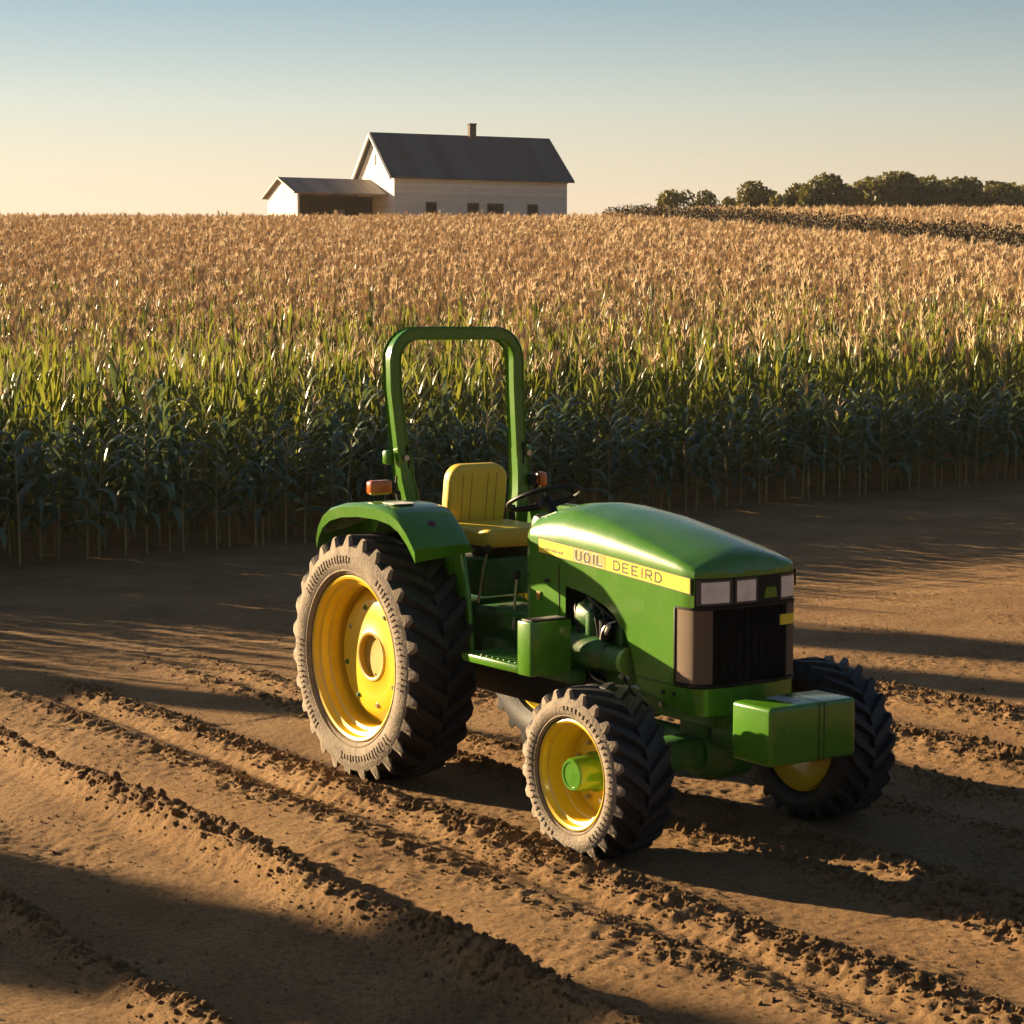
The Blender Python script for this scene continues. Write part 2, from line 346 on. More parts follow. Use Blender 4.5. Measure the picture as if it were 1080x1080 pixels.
idx = np.arange(nx * ny).reshape(ny, nx)
quads = np.stack([idx[:-1, :-1], idx[:-1, 1:], idx[1:, 1:], idx[1:, :-1]], -1).reshape(-1, 4)
me = bpy.data.meshes.new('ground'); me.vertices.add(len(co)); me.vertices.foreach_set('co', co.ravel())
me.loops.add(quads.size); me.loops.foreach_set('vertex_index', quads.ravel())
me.polygons.add(len(quads)); me.polygons.foreach_set('loop_start', np.arange(0, quads.size, 4)); me.polygons.foreach_set('loop_total', np.full(len(quads), 4))
me.polygons.foreach_set('use_smooth', np.ones(len(quads), bool)); me.materials.append(M_soil); me.update(calc_edges=True)
link('ground', me, kind='structure')

def gz1(x, y): return float(ground_z(np.array([x]), np.array([y]))[0])
# ---------------------------------------------------------------- instancing of stuff
def scatter(name, pts, rots, scls, idxs, sources, **k):
    col = bpy.data.collections.new(name + '_sources')
    for i, me_ in enumerate(sources):
        o = bpy.data.objects.new('%s_%02d' % (name, i), me_); col.objects.link(o)
    me = bpy.data.meshes.new(name); me.vertices.add(len(pts)); me.vertices.foreach_set('co', np.asarray(pts, float).ravel())
    a = me.attributes.new('rot', 'FLOAT_VECTOR', 'POINT'); a.data.foreach_set('vector', np.asarray(rots, float).ravel())
    a = me.attributes.new('scl', 'FLOAT_VECTOR', 'POINT'); a.data.foreach_set('vector', np.asarray(scls, float).ravel())
    a = me.attributes.new('idx', 'INT', 'POINT'); a.data.foreach_set('value', np.asarray(idxs, np.int32))
    o = link(name, me, **k)
    ng = bpy.data.node_groups.new(name, 'GeometryNodeTree')
    ng.interface.new_socket('Geometry', in_out='INPUT', socket_type='NodeSocketGeometry'); ng.interface.new_socket('Geometry', in_out='OUTPUT', socket_type='NodeSocketGeometry')
    N, L = ng.nodes, ng.links
    gi, go = N.new('NodeGroupInput'), N.new('NodeGroupOutput'); ip = N.new('GeometryNodeInstanceOnPoints'); ci = N.new('GeometryNodeCollectionInfo')
    ci.inputs['Collection'].default_value = col; ci.inputs['Separate Children'].default_value = True; ci.inputs['Reset Children'].default_value = True
    def at(nm, ty):
        q = N.new('GeometryNodeInputNamedAttribute'); q.data_type = ty; q.inputs['Name'].default_value = nm; return q.outputs['Attribute']
    L.new(gi.outputs[0], ip.inputs['Points']); L.new(ci.outputs[0], ip.inputs['Instance']); ip.inputs['Pick Instance'].default_value = True
    L.new(at('idx', 'INT'), ip.inputs['Instance Index']); L.new(at('rot', 'FLOAT_VECTOR'), ip.inputs['Rotation']); L.new(at('scl', 'FLOAT_VECTOR'), ip.inputs['Scale'])
    L.new(ip.outputs[0], go.inputs[0])
    md = o.modifiers.new('scatter', 'NODES'); md.node_group = ng
    return o

# ---------------------------------------------------------------- soil clods (stuff)
def clod_mesh(seed):
    rnd = random.Random(seed); bm = bmesh.new(); bmesh.ops.create_icosphere(bm, subdivisions=2, radius=1)
    ax = [Vector((rnd.gauss(0, 1), rnd.gauss(0, 1), rnd.gauss(0, 1))).normalized() for _ in range(7)]; off = [rnd.uniform(.55, .95) for _ in ax]
    for v in bm.verts:
        for a_, o_ in zip(ax, off):
            d = v.co.dot(a_)
            if d > o_: v.co -= a_ * (d - o_)
        v.co *= rnd.uniform(.88, 1.1); v.co.z *= .75
    me = bpy.data.meshes.new('clod'); bm.to_mesh(me); bm.free(); me.materials.append(M_soil); return me
rg = np.random.default_rng(3)
N = 520000
px = rg.uniform(-6, 7, N); py = rg.uniform(6.8, 21, N)
h_, m_, f_ = tracks(px, py)
patch = sstep(.5, .8, vnoise(px / .8, py / .8, 34)) * .12
keep = rg.random(N) < (np.clip(m_, 0, 1) ** 1.3 * .42 + patch * f_ + .05)
keep &= np.abs(px) < .27 * py + .8
px, py, m_ = px[keep], py[keep], m_[keep]; n_ = len(px)
sz = np.clip(.0048 * np.exp(rg.normal(0, .55, n_)), .0025, .022) * (.55 + 1.15 * m_)
cl_rot = rg.uniform(0, 6.28, (n_, 3)); cl_scl = sz[:, None] * rg.uniform(.75, 1.3, (n_, 3))
scatter('soil_clods', np.stack([px, py, ground_z(px, py) + sz * .25], 1), cl_rot, cl_scl, rg.integers(0, 6, n_), [clod_mesh(i) for i in range(6)],
        label='loose brown soil clods along the tyre ruts', cat='soil', kind='stuff')

# ---------------------------------------------------------------- TRACTOR
TR = empty('tractor', (T0[0], T0[1], 0), HD - math.pi / 2, label='green farm tractor with yellow wheels and upright roll bar parked on the dirt track', cat='tractor')

def tyre_mesh(Rr, W, rr, nl, lugh, out):
    """tyre round the local Y axis, centre at origin; out = -1/+1 outer side (dusty)"""
    b = MB(); hw = W / 2
    dR = Rr - lugh * 1.15 - rr
    prof = [(rr, -hw * .74), (rr + .010, -hw * .84)] + [(rr + dR * q, -hw * (.80 + .24 * math.sin(math.pi * (.06 + .80 * q)) ** .8)) for q in (.08, .18, .3, .42, .54, .66, .77, .87, .95)] + [(Rr - lugh * 1.02, -hw * .78), (Rr - lugh * .86, -hw * .45), (Rr - lugh * .80, 0)]
    prof = prof + [(r_, -a_) for r_, a_ in prof[-2::-1]]
    k = len(prof) - 1
    mats = [0] * k
    for i in range(k):
        if out < 0 and i < 10 or out > 0 and i >= k - 10: mats[i] = 1
    b.lathe(prof, (0, 0, 0), 'Y', 72, mats=mats)
    rnd = random.Random(int(Rr * 100))
    for sd in (-1, 1):
        for i in range(nl):
            th0 = 2 * math.pi * (i + (.5 if sd > 0 else 0)) / nl + rnd.uniform(-.006, .006)
            dl = .80 * hw / Rr
            st = []
            for tpar, yv, top, bot, wt, wb in ((0, .895, Rr - lugh * .22, Rr - lugh * 1.75, .013, .052), (.07, .86, Rr - lugh * .02, Rr - lugh * 1.6, .020, .054), (.25, .75, Rr, Rr - lugh * 1.3, .026, .045), (.6, .38, Rr + .004, Rr - lugh, .028, .045), (1, -.03, Rr + .005, Rr - lugh, .030, .046)):
                th = th0 - dl * tpar; y_ = sd * hw * yv; wt_ = wt * (Rr / .75) ** .4; wb_ = wb * (Rr / .75) ** .4
                ring = []
                for (r_, dw) in ((bot, -wb_), (top, -wt_), (top, wt_), (bot, wb_)):
                    a_ = th + dw / Rr; yq = y_ + (sd * hw * .085 if tpar == 0 and r_ == bot else 0)
                    ring.append((r_ * math.cos(a_), yq, r_ * math.sin(a_)))
                st.append(ring)
            vs = [q for ring in st for q in ring]; fs = []; ms = []
            for j in range(len(st) - 1):
                for q in range(3):
                    fs.append((j * 4 + q, j * 4 + q + 1, j * 4 + 5 + q, j * 4 + 4 + q)); ms.append(1 if (j == 0 and sd == out) else 0)
            fs.append((0, 1, 2, 3)); ms.append(1 if sd == out else 0); e_ = (len(st) - 1) * 4; fs.append((e_, e_ + 1, e_ + 2, e_ + 3)); ms.append(0)
            for f, m_i in zip(fs, ms): pass
            base = len(b.v); b.v += vs; b.f += [tuple(base + q for q in f) for f in fs]; b.m += ms
    # raised sidewall lettering blocks (worn, unreadable) and ring
    ro = rr + dR * .55
    b.lathe([(rr + dR * .13, out * hw * .90), (rr + dR * .17, out * hw * .985), (rr + dR * .22, out * hw * .97)], (0, 0, 0), 'Y', 72, mi=1)
    nb = int(2 * math.pi * ro / .034)
    for i in range(nb):
        if (i // 9) % 3 == 2: continue
        th = 2 * math.pi * i / nb; hgt = rnd.uniform(.018, .032) * Rr / .75; wd = rnd.uniform(.006, .011)
        c = Vector((ro * math.cos(th), out * hw * 1.036, ro * math.sin(th)))
        bm = bmesh.new(); bmesh.ops.create_cube(bm, size=1)
        for v in bm.verts: v.co = Vector((v.co.x * hgt * 1.6, v.co.y * .010, v.co.z * wd))
        b.bm(bm, 1, Matrix.Translation(c) @ Matrix.Rotation(-th, 4, 'Y'))
    return b.mesh('tyre', [M_rubber, M_dusty], 30)

def rear_wheel(side):
    # side -1 = tractor's right (towards the camera)
    Rr, W = .75, .47; yc = side * (.945 - W / 2); o = side
    b = MB(); hw = W / 2
    P = lambda lst: [(r_, o * a_) for r_, a_ in lst]
    # rim barrel (stepped) and dish
    b.lathe(P([(.502, hw * .70), (.505, hw * .86), (.497, hw * .885), (.482, hw * .86), (.470, hw * .74), (.452, hw * .70), (.445, hw * .52), (.428, hw * .48), (.424, hw * .1), (.43, -hw * .3), (.49, -hw * .8), (.502, -hw * .8)]), (0, 0, 0), 'Y', 72)
    b.lathe(P([(.426, hw * .02), (.385, hw * .12), (.355, hw * .26), (.33, hw * .30), (.25, hw * .31), (.165, hw * .31), (.15, hw * .34), (.142, hw * .20), (.02, hw * .16), (.001, hw * .16)]), (0, 0, 0), 'Y', 64)
    w = link('rear_wheel', b.mesh('rear_wheel', [M_yellow], 30), TR); w.location = (0, yc, Rr - .012)
    ty = link('tyre', tyre_mesh(Rr, W, .50, 27, .052, o), w)
    hb = MB()
    hb.lathe(P([(.155, hw * .26), (.152, hw * .345), (.142, hw * .35), (.132, hw * .33), (.128, hw * .20), (.05, hw * .19), (.001, hw * .19)]), (0, 0, 0), 'Y', 48)
    for i in range(12):
        a = 2 * math.pi * i / 12
        hb.lathe([(.007, o * hw * .19), (.007, o * hw * .225), (.001, o * hw * .225)], (.112 * math.cos(a), 0, .112 * math.sin(a)), 'Y', 6)
    hb.build('wheel_hub', mat('shaded_gold', (.42, .27, .02), .5, dust=.5) if 'shaded_gold' not in bpy.data.materials else bpy.data.materials['shaded_gold'], w)  # dusty hub; the shade of its recess is put into the gold
    for i in range(8):
        a = 2 * math.pi * (i + .3) / 8
        nb_ = MB().lathe([(.018, o * hw * .30), (.018, o * hw * .32), (.010, o * hw * .325), (.010, o * hw * .36), (.001, o * hw * .36)], (.30 * math.cos(a), 0, .30 * math.sin(a)), 'Y', 8)
        nb_.build('wheel_nut', M_steel if i % 3 == 0 else M_green_cast, w)
    # valve / clamp
    MB().tube([(.395 * math.cos(-1.0), o * hw * .2, .395 * math.sin(-1.0)), (.41 * math.cos(-1.0), o * hw * .62, .41 * math.sin(-1.0))], .006, 6).build('valve_stem', M_steel, w)
    return w
def front_wheel(side):
    Rr, W = .448, .37; yc = side * (.965 - W / 2); o = side; hw = W / 2
    b = MB(); P = lambda lst: [(r_, o * a_) for r_, a_ in lst]
    b.lathe(P([(.288, hw * .70), (.290, hw * .88), (.282, hw * .90), (.270, hw * .86), (.262, hw * .72), (.248, hw * .68), (.242, hw * .3), (.232, hw * .26), (.228, -hw * .2), (.24, -hw * .4), (.285, -hw * .8)]), (0, 0, 0), 'Y', 64)
    b.lathe(P([(.23, -hw * .12), (.20, -hw * .05), (.12, hw * .0), (.001, hw * .0)]), (0, 0, 0), 'Y', 48)
    w = link('front_wheel', b.mesh('front_wheel', [M_yellow], 30), TR); w.location = (2.276, yc, Rr - .012)
    link('tyre', tyre_mesh(Rr, W, .287, 23, .038, o), w)
    MB().lathe(P([(.105, hw * .0), (.105, hw * .10), (.092, hw * .16), (.088, hw * .82), (.080, hw * .90), (.066, hw * .90), (.064, hw * .88), (.03, hw * .88), (.001, hw * .89)]), (0, 0, 0), 'Y', 40).build('wheel_hub', M_green, w)
    for i in range(8):
        a = 2 * math.pi * (i + .5) / 8
        MB().lathe([(.013, o * hw * .0), (.013, o * hw * .12), (.001, o * hw * .12)], (.155 * math.cos(a), 0, .155 * math.sin(a)), 'Y', 6).build('wheel_nut', M_steel, w)
    # inner face of the rim (seen on the far wheel)
    MB().lathe(P([(.270, -hw * .82), (.25, -hw * .6), (.20, -hw * .45), (.10, -hw * .4)]), (0, 0, 0), 'Y', 48).build('inner_dish', M_yellow, w)
    return w
for s_ in (-1, 1): rear_wheel(s_); front_wheel(s_)

# --- hood
def lerp_tab(tab, x):
    xs_ = [t[0] for t in tab]; return float(np.interp(x, xs_, [t[1] for t in tab]))
WT = [(1.06, .350), (1.3, .358), (1.9, .362), (2.40, .362), (2.47, .360), (2.53, .345), (2.565, .31), (2.585, .22), (2.597, .10)]
ZT = [(1.06, 1.690), (1.2, 1.722), (1.36, 1.735), (1.6, 1.712), (1.85, 1.678), (2.1, 1.643), (2.33, 1.603), (2.47, 1.575), (2.53, 1.557), (2.565, 1.538), (2.585, 1.512), (2.597, 1.47)]
ZC = [(1.06, 1.660), (1.2, 1.700), (1.37, 1.716), (1.7, 1.675), (1.98, 1.622), (2.2, 1.575), (2.4, 1.527), (2.53, 1.490), (2.565, 1.483), (2.585, 1.475), (2.597, 1.455)]
VC = [(1.06, .190), (1.37, .205), (1.98, .272), (2.4, .322), (2.53, .322), (2.565, .287), (2.585, .20), (2.597, .09)]
ZS = [(1.06, 1.535), (1.8, 1.50), (2.5, 1.452), (2.597, 1.448)]
ZB = [(1.06, 1.01), (1.10, 1.0), (1.419, .992), (1.421, 1.285), (1.5, 1.278), (1.6, 1.264), (1.7, 1.243), (1.8, 1.212), (1.87, 1.175), (1.93, 1.132), (1.98, 1.08), (2.02, 1.01), (2.05, .93), (2.07, .862), (2.393, .862), (2.397, 1.285), (2.49, 1.285), (2.532, 1.285), (2.534, 1.438), (2.6, 1.438)]
stations = sorted(set([1.06, 1.075, 1.1, 1.15, 1.2, 1.28, 1.36, 1.419, 1.421, 1.5, 1.55, 1.6, 1.65, 1.7, 1.75, 1.8, 1.835, 1.87, 1.90, 1.93, 1.955, 1.98, 2.0, 2.02, 2.035, 2.05, 2.06, 2.07, 2.1, 2.2, 2.3, 2.393, 2.397, 2.44, 2.47, 2.50, 2.53, 2.532, 2.534, 2.55, 2.565, 2.575, 2.585, 2.591, 2.597]))
def hood_section(x, side):
    w, zt, zc, vc, zs, zb = (lerp_tab(t_, x) for t_ in (WT, ZT, ZC, VC, ZS, ZB))
    pts = []
    zmid = zs
    for k in range(5): pts.append((w, zb + (zmid - zb) * k / 4))
    for k in range(1, 7):                      # rounded upper side to the crease
        t_ = k / 6; a_ = t_ * math.pi / 2
        v_ = w + (vc - w) * (1 - math.cos(a_)) ** 1.0; z_ = zs + (zc - zs) * math.sin(a_)
        pts.append((v_, z_))
    for k in range(1, 6):
        t_ = k / 5; pts.append((vc * (1 - t_), zc + (zt - zc) * math.sin(t_ * math.pi / 2) ** .9))
    return [(x, side * v_, z_) for v_, z_ in pts]
hb = MB(); rows = []
for x in stations:
    right = hood_section(x, -1); left = hood_section(x, 1)[::-1][1:]
    rows.append(right + left)
k = len(rows[0]); vs = [q for r_ in rows for q in r_]
fs = [(i * k + j, (i + 1) * k + j, (i + 1) * k + j + 1, i * k + j + 1) for i in range(len(rows) - 1) for j in range(k - 1)]
hb.add(vs, fs); hb.add([rows[-1][j] for j in range(k)], [tuple(range(k))])
hood = hb.build('hood', M_green, TR, angle=28)
# windscreen-side cowl, cream lit rim at the hood's rear edge
cw = MB(); ra_ = [(1.06, v_, z_) for (_, v_, z_) in rows[0]]
rb_ = [(1.0, v_ * .93, 1.01 + (z_ - 1.01) * (.965 if z_ > 1.4 else 1)) for (_, v_, z_) in rows[0]]
cw.add(ra_ + rb_, [(j, j + 1, k + j + 1, k + j) for j in range(k - 1)] + [tuple(range(k, 2 * k))])
cw.build('cowl', M_green, TR, angle=40)

def on_side(name, poly, mats, parent, y0=-.3615, y1=-.3655):
    return MB().prism(poly, y0, y1).build(name, mats, parent, angle=None)
def stripe_z(x): return float(np.interp(x, [1.15, 1.80, 2.53], [1.498, 1.455, 1.398]))
def strip_poly(x0, x1, half, n_=8):
    xx = np.linspace(x0, x1, n_); return [(x, stripe_z(x) - half) for x in xx] + [(x, stripe_z(x) + half) for x in xx[::-1]]
for sd in (-1, 1):
    a_, b_ = (sd * .3585, sd * .3655)
    MB().prism(strip_poly(1.165, 2.527, .044), a_, b_).build('stripe_border', M_letter, hood, angle=None)
    MB().prism(strip_poly(1.172, 2.52, .0385), sd * .3650, sd * .3672).build('stripe_decal', M_decal, hood, angle=None)
MB().prism(strip_poly(1.50, 1.80, .036), -.3665, -.3684).build('stripe_panel', mat('dark_decal', (.34, .26, .035), .5), hood, angle=None)
GLY = {'D': [[(0, 0), (0, 1), (.5, 1), (.8, .74), (.8, .26), (.5, 0), (0, 0)]], 'E': [[(.75, 0), (0, 0), (0, 1), (.75, 1)], [(0, .5), (.62, .5)]], 'I': [[(.12, 0), (.12, 1)]],
       'R': [[(0, 0), (0, 1), (.6, 1), (.78, .86), (.78, .62), (.6, .48), (0, .48)], [(.36, .48), (.8, 0)]], 'U': [[(0, 1), (0, .22), (.2, 0), (.58, 0), (.78, .22), (.78, 1)]],
       'O': [[(.2, 0), (0, .25), (0, .75), (.2, 1), (.6, 1), (.8, .75), (.8, .25), (.6, 0), (.2, 0)]], 'L': [[(0, 1), (0, 0), (.6, 0)]]}
def lettering(txt, x0, hgt, wid, adv, stroke, m_, parent, y):
    """block letters standing on the stripe; each stroke is a flat bar"""
    x = x0; k = 0
    for ch in txt:
        b = MB()
        for line in GLY[ch]:
            for (a, c) in zip(line[:-1], line[1:]):
                k += 1
                p = Vector((x + a[0] * wid, 0, stripe_z(x + a[0] * wid) + (a[1] - .5) * hgt)); q = Vector((x + c[0] * wid, 0, stripe_z(x + c[0] * wid) + (c[1] - .5) * hgt))
                d = (q - p).normalized(); nrm = Vector((-d.z, 0, d.x)) * stroke / 2; p -= d * stroke * .35; q += d * stroke * .35
                yy = y - .00008 * (k % 7)
                b.add([(v.x, yy, v.z) for v in (p - nrm, q - nrm, q + nrm, p + nrm)] + [(v.x, y + .001, v.z) for v in (p - nrm, q - nrm, q + nrm, p + nrm)], [(0, 1, 2, 3), (0, 1, 5, 4), (1, 2, 6, 5), (2, 3, 7, 6), (3, 0, 4, 7)])
        x += adv * (.5 if ch == 'I' else 1); b.build('letter', m_, parent, angle=None)
lettering('DEEIRD', 1.875, .047, .062, .080, .0100, M_letter, hood, -.3680)
lettering('UOIL', 1.530, .052, .062, .078, .019, M_letter_w, hood, -.3690)
lettering('UOIL', 1.530, .050, .060, .078, .010, M_letter, hood, -.3706)
for q in range(9):
    MB().box((1.22 + q * .022, -.3675, stripe_z(1.22 + q * .022) - .012), (.012, .002, .009 + .004 * (q % 3)), 0).build('worn_mark', M_letter, hood, angle=None)
MB().box((1.16, -.362, 1.205), (.035, .004, .05), 0).build('model_badge', mat('faded_gold', (.30, .19, .03), .5), hood, angle=None)

# --- nose: light bar, grille, bumper, all following the rounded front outline
PL = [(2.40, -.360), (2.47, -.357), (2.53, -.342), (2.565, -.307), (2.585, -.217), (2.595, -.1), (2.597, 0)]
PL = PL + [(x, -y) for x, y in PL[-2::-1]]
def smooth_pl(pl, d=0, n_=5):
    # Catmull-Rom resampling; d pushes outwards
    P = [Vector((x, y)) for x, y in pl]; out = []
    for i in range(len(P) - 1):
        p0, p1, p2, p3 = P[max(i - 1, 0)], P[i], P[i + 1], P[min(i + 2, len(P) - 1)]
        for t_ in [q / n_ for q in range(n_)]:
            out.append(.5 * ((2 * p1) + (p2 - p0) * t_ + (2 * p0 - 5 * p1 + 4 * p2 - p3) * t_ ** 2 + (3 * p1 - p0 - 3 * p2 + p3) * t_ ** 3))
    out.append(P[-1]); res = []
    for i, q in enumerate(out):
        tg = (out[min(i + 1, len(out) - 1)] - out[max(i - 1, 0)]).normalized(); nrm = Vector((tg.y, -tg.x))
        res.append((q.x + nrm.x * d, q.y + nrm.y * d))
    return res
def wall(pl, zlo, zhi, thick=.02, flo=None, fhi=None):
    """curved wall along a plan outline; flo/fhi vary z with the index fraction; slight taper"""
    b = MB(); n_ = len(pl); inner = [(x - .0, y) for x, y in pl]
    vs = []
    for (x, y) in pl:
        zl = zlo(x, y) if callable(zlo) else zlo; zh = zhi(x, y) if callable(zhi) else zhi
        s = 1 - thick / .36; xi = x - thick
        vs += [(x, y, zl), (x, y, zh), (xi, y * s, zh), (xi, y * s, zl)]
    fs = []
    for i in range(n_ - 1):
        a_ = i * 4; c_ = a_ + 4
        for q in range(4): fs.append((a_ + q, a_ + (q + 1) % 4, c_ + (q + 1) % 4, c_ + q))
    fs += [(0, 1, 2, 3), tuple((n_ - 1) * 4 + q for q in range(4))]
    return b.add(vs, fs)
side_pl = smooth_pl(PL, .003)
M_grille = mat('grille_black', (.006, .006, .006), .8, spec=.1)
grille = wall(smooth_pl(PL, -.006), .875, 1.278, .02).build('grille', M_grille, TR)
# the mesh side screens wrap round the corners
cut = [q for q in smooth_pl(PL, .002) if q[1] < -.24]
MB_s = wall(cut, lambda x, y: .885 + .02 * 0, 1.27, .006); MB_s.build('side_screen', M_mesh, grille)
MB_s = wall([(x, -y) for x, y in cut], .885, 1.27, .006); MB_s.build('side_screen', M_mesh, grille)
# frame lines and vertical ribs of the grille
for i in range(9):
    y = -.215 + .43 * i / 8
    xx = float(np.interp(y, [q[1] for q in smooth_pl(PL)], [q[0] for q in smooth_pl(PL)]))
    MB().box((xx - .002, y, 1.075), (.005, .004, .395), .001).build('grille_rib', M_grille, grille)
fr = MB()
for zz in (.872, 1.279):
    pl = smooth_pl(PL, .005); fr.add(*(lambda w_: (w_.v, w_.f))(wall(pl, zz - .006, zz + .006, .02)))
for sd in (-1, 1): fr.box((2.398, sd * .3625, 1.075), (.012, .012, .40), .003)
fr.build('grille_frame', M_black, grille)
lp = [q for q in smooth_pl(PL, -.002) if q[0] > (2.528 if q[1] < 0 else 2.556)]
bar = wall(lp, 1.288, 1.437, .02).build('light_bar', M_black, TR)
def lamp(y0, y1):
    b = MB(); pl_ = smooth_pl(PL, .004, 12)
    seg = [q for q in pl_ if y0 <= q[1] <= y1]
    wall(seg, 1.308, 1.418, .012).build('headlight', M_lens, bar)
    wall([q for q in smooth_pl(PL, .001, 12) if y0 - .014 <= q[1] <= y1 + .014], 1.296, 1.430, .012).build('headlight_frame', mat('lamp_frame', (.05, .05, .05), .35), bar)
lamp(-.325, -.150); lamp(-.112, .022); lamp(.205, .316)
MB().prism([(.075, 1.315), (.165, 1.315), (.16, 1.34), (.15, 1.372), (.09, 1.372), (.08, 1.34)], 2.594, 2.603, 'YZ').build('emblem', M_green, bar)
wall([q for q in smooth_pl(PL, .006, 12) if .20 <= q[1] <= .318], 1.160, 1.215, .01).build('yellow_badge', M_decal, grille)
# bumper under the grille, deeper at the front than at the sides
def bz(x, y):
    return float(np.interp(x, [2.06, 2.12, 2.22, 2.30, 2.40, 2.47, 2.6], [.835, .80, .79, .765, .735, .722, .712]))
bpl = [(2.068, -.3565), (2.12, -.3575), (2.2, -.3585), (2.3, -.359)] + [q for q in smooth_pl(PL, -.001)] + [(2.3, .359), (2.2, .3585), (2.12, .3575), (2.068, .3565)]
bumper = wall(bpl, bz, .859, .03).build('bumper', M_green, TR)
for xx in (2.30, 2.39):
    MB().lathe([(.012, 0), (.012, -.006), (.001, -.006)], (xx, -.3585, .815), 'Y', 12).build('bolt', M_black, bumper)
MB().box((2.40, 0, .76), (.30, .60, .09), .02).build('front_support', M_green_cast, TR)
MB().box((2.64, 0, .70), (.36, .22, .12), .015).build('weight_bracket', M_green_cast, TR)
MB().box((2.50, 0, .60), (.18, .26, .14), .02).build('tow_block', M_green_cast, TR)
# front weight box
wb = MB().box((2.93, -.005, .683), (.30, .588, .302), .022, seg=4).build('front_weight', M_green, TR)
for y in (.03, .065): MB().box((3.0795, y, .683), (.004, .006, .296), 0).build('seam', M_letter, wb, angle=None)
for y in (.03, .065): MB().box((2.93, y, .8335), (.27, .006, .003), 0).build('seam', M_letter, wb, angle=None)
MB().box((2.90, -.05, .8345), (.16, .10, .003), 0).build('warning_plate', mat('worn_plate', (.35, .36, .36), .4), wb, angle=None)
for y in (-.12, .02, .16):
    MB().tube([(2.70, y, .80), (2.80, y, .80)], .012, 8).build('hanger_pin', M_steel, wb)
# --- chassis, engine
b = MB(); b.box((1.75, 0, .80), (1.5, .40, .34), .03); b.box((1.65, 0, 1.06), (.95, .34, .22), .03); b.box((2.3, 0, .72), (.55, .32, .18), .03)
b.box((1.3, 0, .60), (.7, .36, .16), .03)
engine = b.build('engine', M_green_cast, TR)
MB().box((2.28, 0, 1.20), (.32, .62, .62), .02).build('radiator', M_black, TR)
MB().box((1.75, 0, 1.34), (.75, .40, .30), .04).build('air_cleaner', M_black, TR)
MB().box((1.25, 0, 1.35), (.30, .60, .62), .03).build('bulkhead', M_black, TR)
b = MB(); b.lathe([(.001, 0), (.10, 0), (.118, .01), (.118, .05), (.098, .055), (.092, .07), (.092, .34), (.08, .37), (.055, .39)], (1.40, -.33, .945), 'X', 32)
b.build('oil_filter_housing', M_green_cast, engine)
b = MB(); b.lathe([(.05, 0), (.07, .01), (.07, .14), (.001, .14)], (1.80, -.335, .93), 'X', 24); b.build('pump', M_green_cast, engine)
b = MB(); b.lathe([(.066, 0), (.074, .004), (.074, .038), (.001, .038)], (1.945, -.335, .93), 'X', 24); b.build('pump_cap', mat('sunlit_green', (.22, .36, .05), .4), engine)  # green pump end, sunlight on it put into the lighter colour
b = MB(); b.lathe([(.001, 0), (.085, 0), (.09, .02), (.09, .12), (.085, .14), (.001, .14)], (1.50, -.27, 1.13), 'X', 24); b.build('alternator', M_green_cast, engine)
for j, pts in enumerate([[(1.45, -.30, 1.20), (1.50, -.345, 1.16), (1.53, -.35, 1.05), (1.56, -.345, .97)], [(1.58, -.28, 1.22), (1.68, -.35, 1.17), (1.72, -.355, 1.04), (1.70, -.355, .90), (1.76, -.34, .82)],
                         [(1.85, -.28, 1.14), (1.78, -.355, 1.10), (1.745, -.36, .98), (1.77, -.36, .88)], [(1.44, -.2, 1.22), (1.60, -.33, 1.24), (1.74, -.34, 1.19), (1.86, -.28, 1.1)], [(1.9, -.3, .86), (1.97, -.36, .83), (2.03, -.35, .76), (2.1, -.3, .70)], [(1.55, -.3, .84), (1.7, -.36, .80), (1.9, -.36, .79), (2.05, -.33, .80)]]):
    cu = [Vector(q) for q in pts]; sm = []
    for i in range(len(cu) - 1):
        p0, p1, p2, p3 = cu[max(i - 1, 0)], cu[i], cu[i + 1], cu[min(i + 2, len(cu) - 1)]
        for t_ in (0, .25, .5, .75): sm.append(.5 * ((2 * p1) + (p2 - p0) * t_ + (2 * p0 - 5 * p1 + 4 * p2 - p3) * t_ ** 2 + (3 * p1 - p0 - 3 * p2 + p3) * t_ ** 3))
    sm.append(cu[-1]); MB().tube(sm, [.010, .008, .005, .012, .009, .007][j], 8).build('hose', [M_black, M_black, M_steel, M_black, M_black, M_steel][j], engine)
MB().tube([(1.83, -.36, 1.115), (1.80, -.365, 1.06)], [.013, .009], 8).build('dipstick', mat('pale_grip', (.60, .55, .42), .5), engine)
rnd = random.Random(4)
for i in range(9):
    x, z = rnd.uniform(1.86, 2.2), rnd.uniform(.66, .86)
    MB().box((x, -.30 - rnd.uniform(0, .06), z), (rnd.uniform(.015, .05), .03, rnd.uniform(.012, .025)), .004, rot=(rnd.uniform(-1, 1), rnd.uniform(-1, 1), 0)).build('fitting', mat('pale_fitting', (.35, .36, .22), .45) if i == 0 else bpy.data.materials['pale_fitting'], engine)
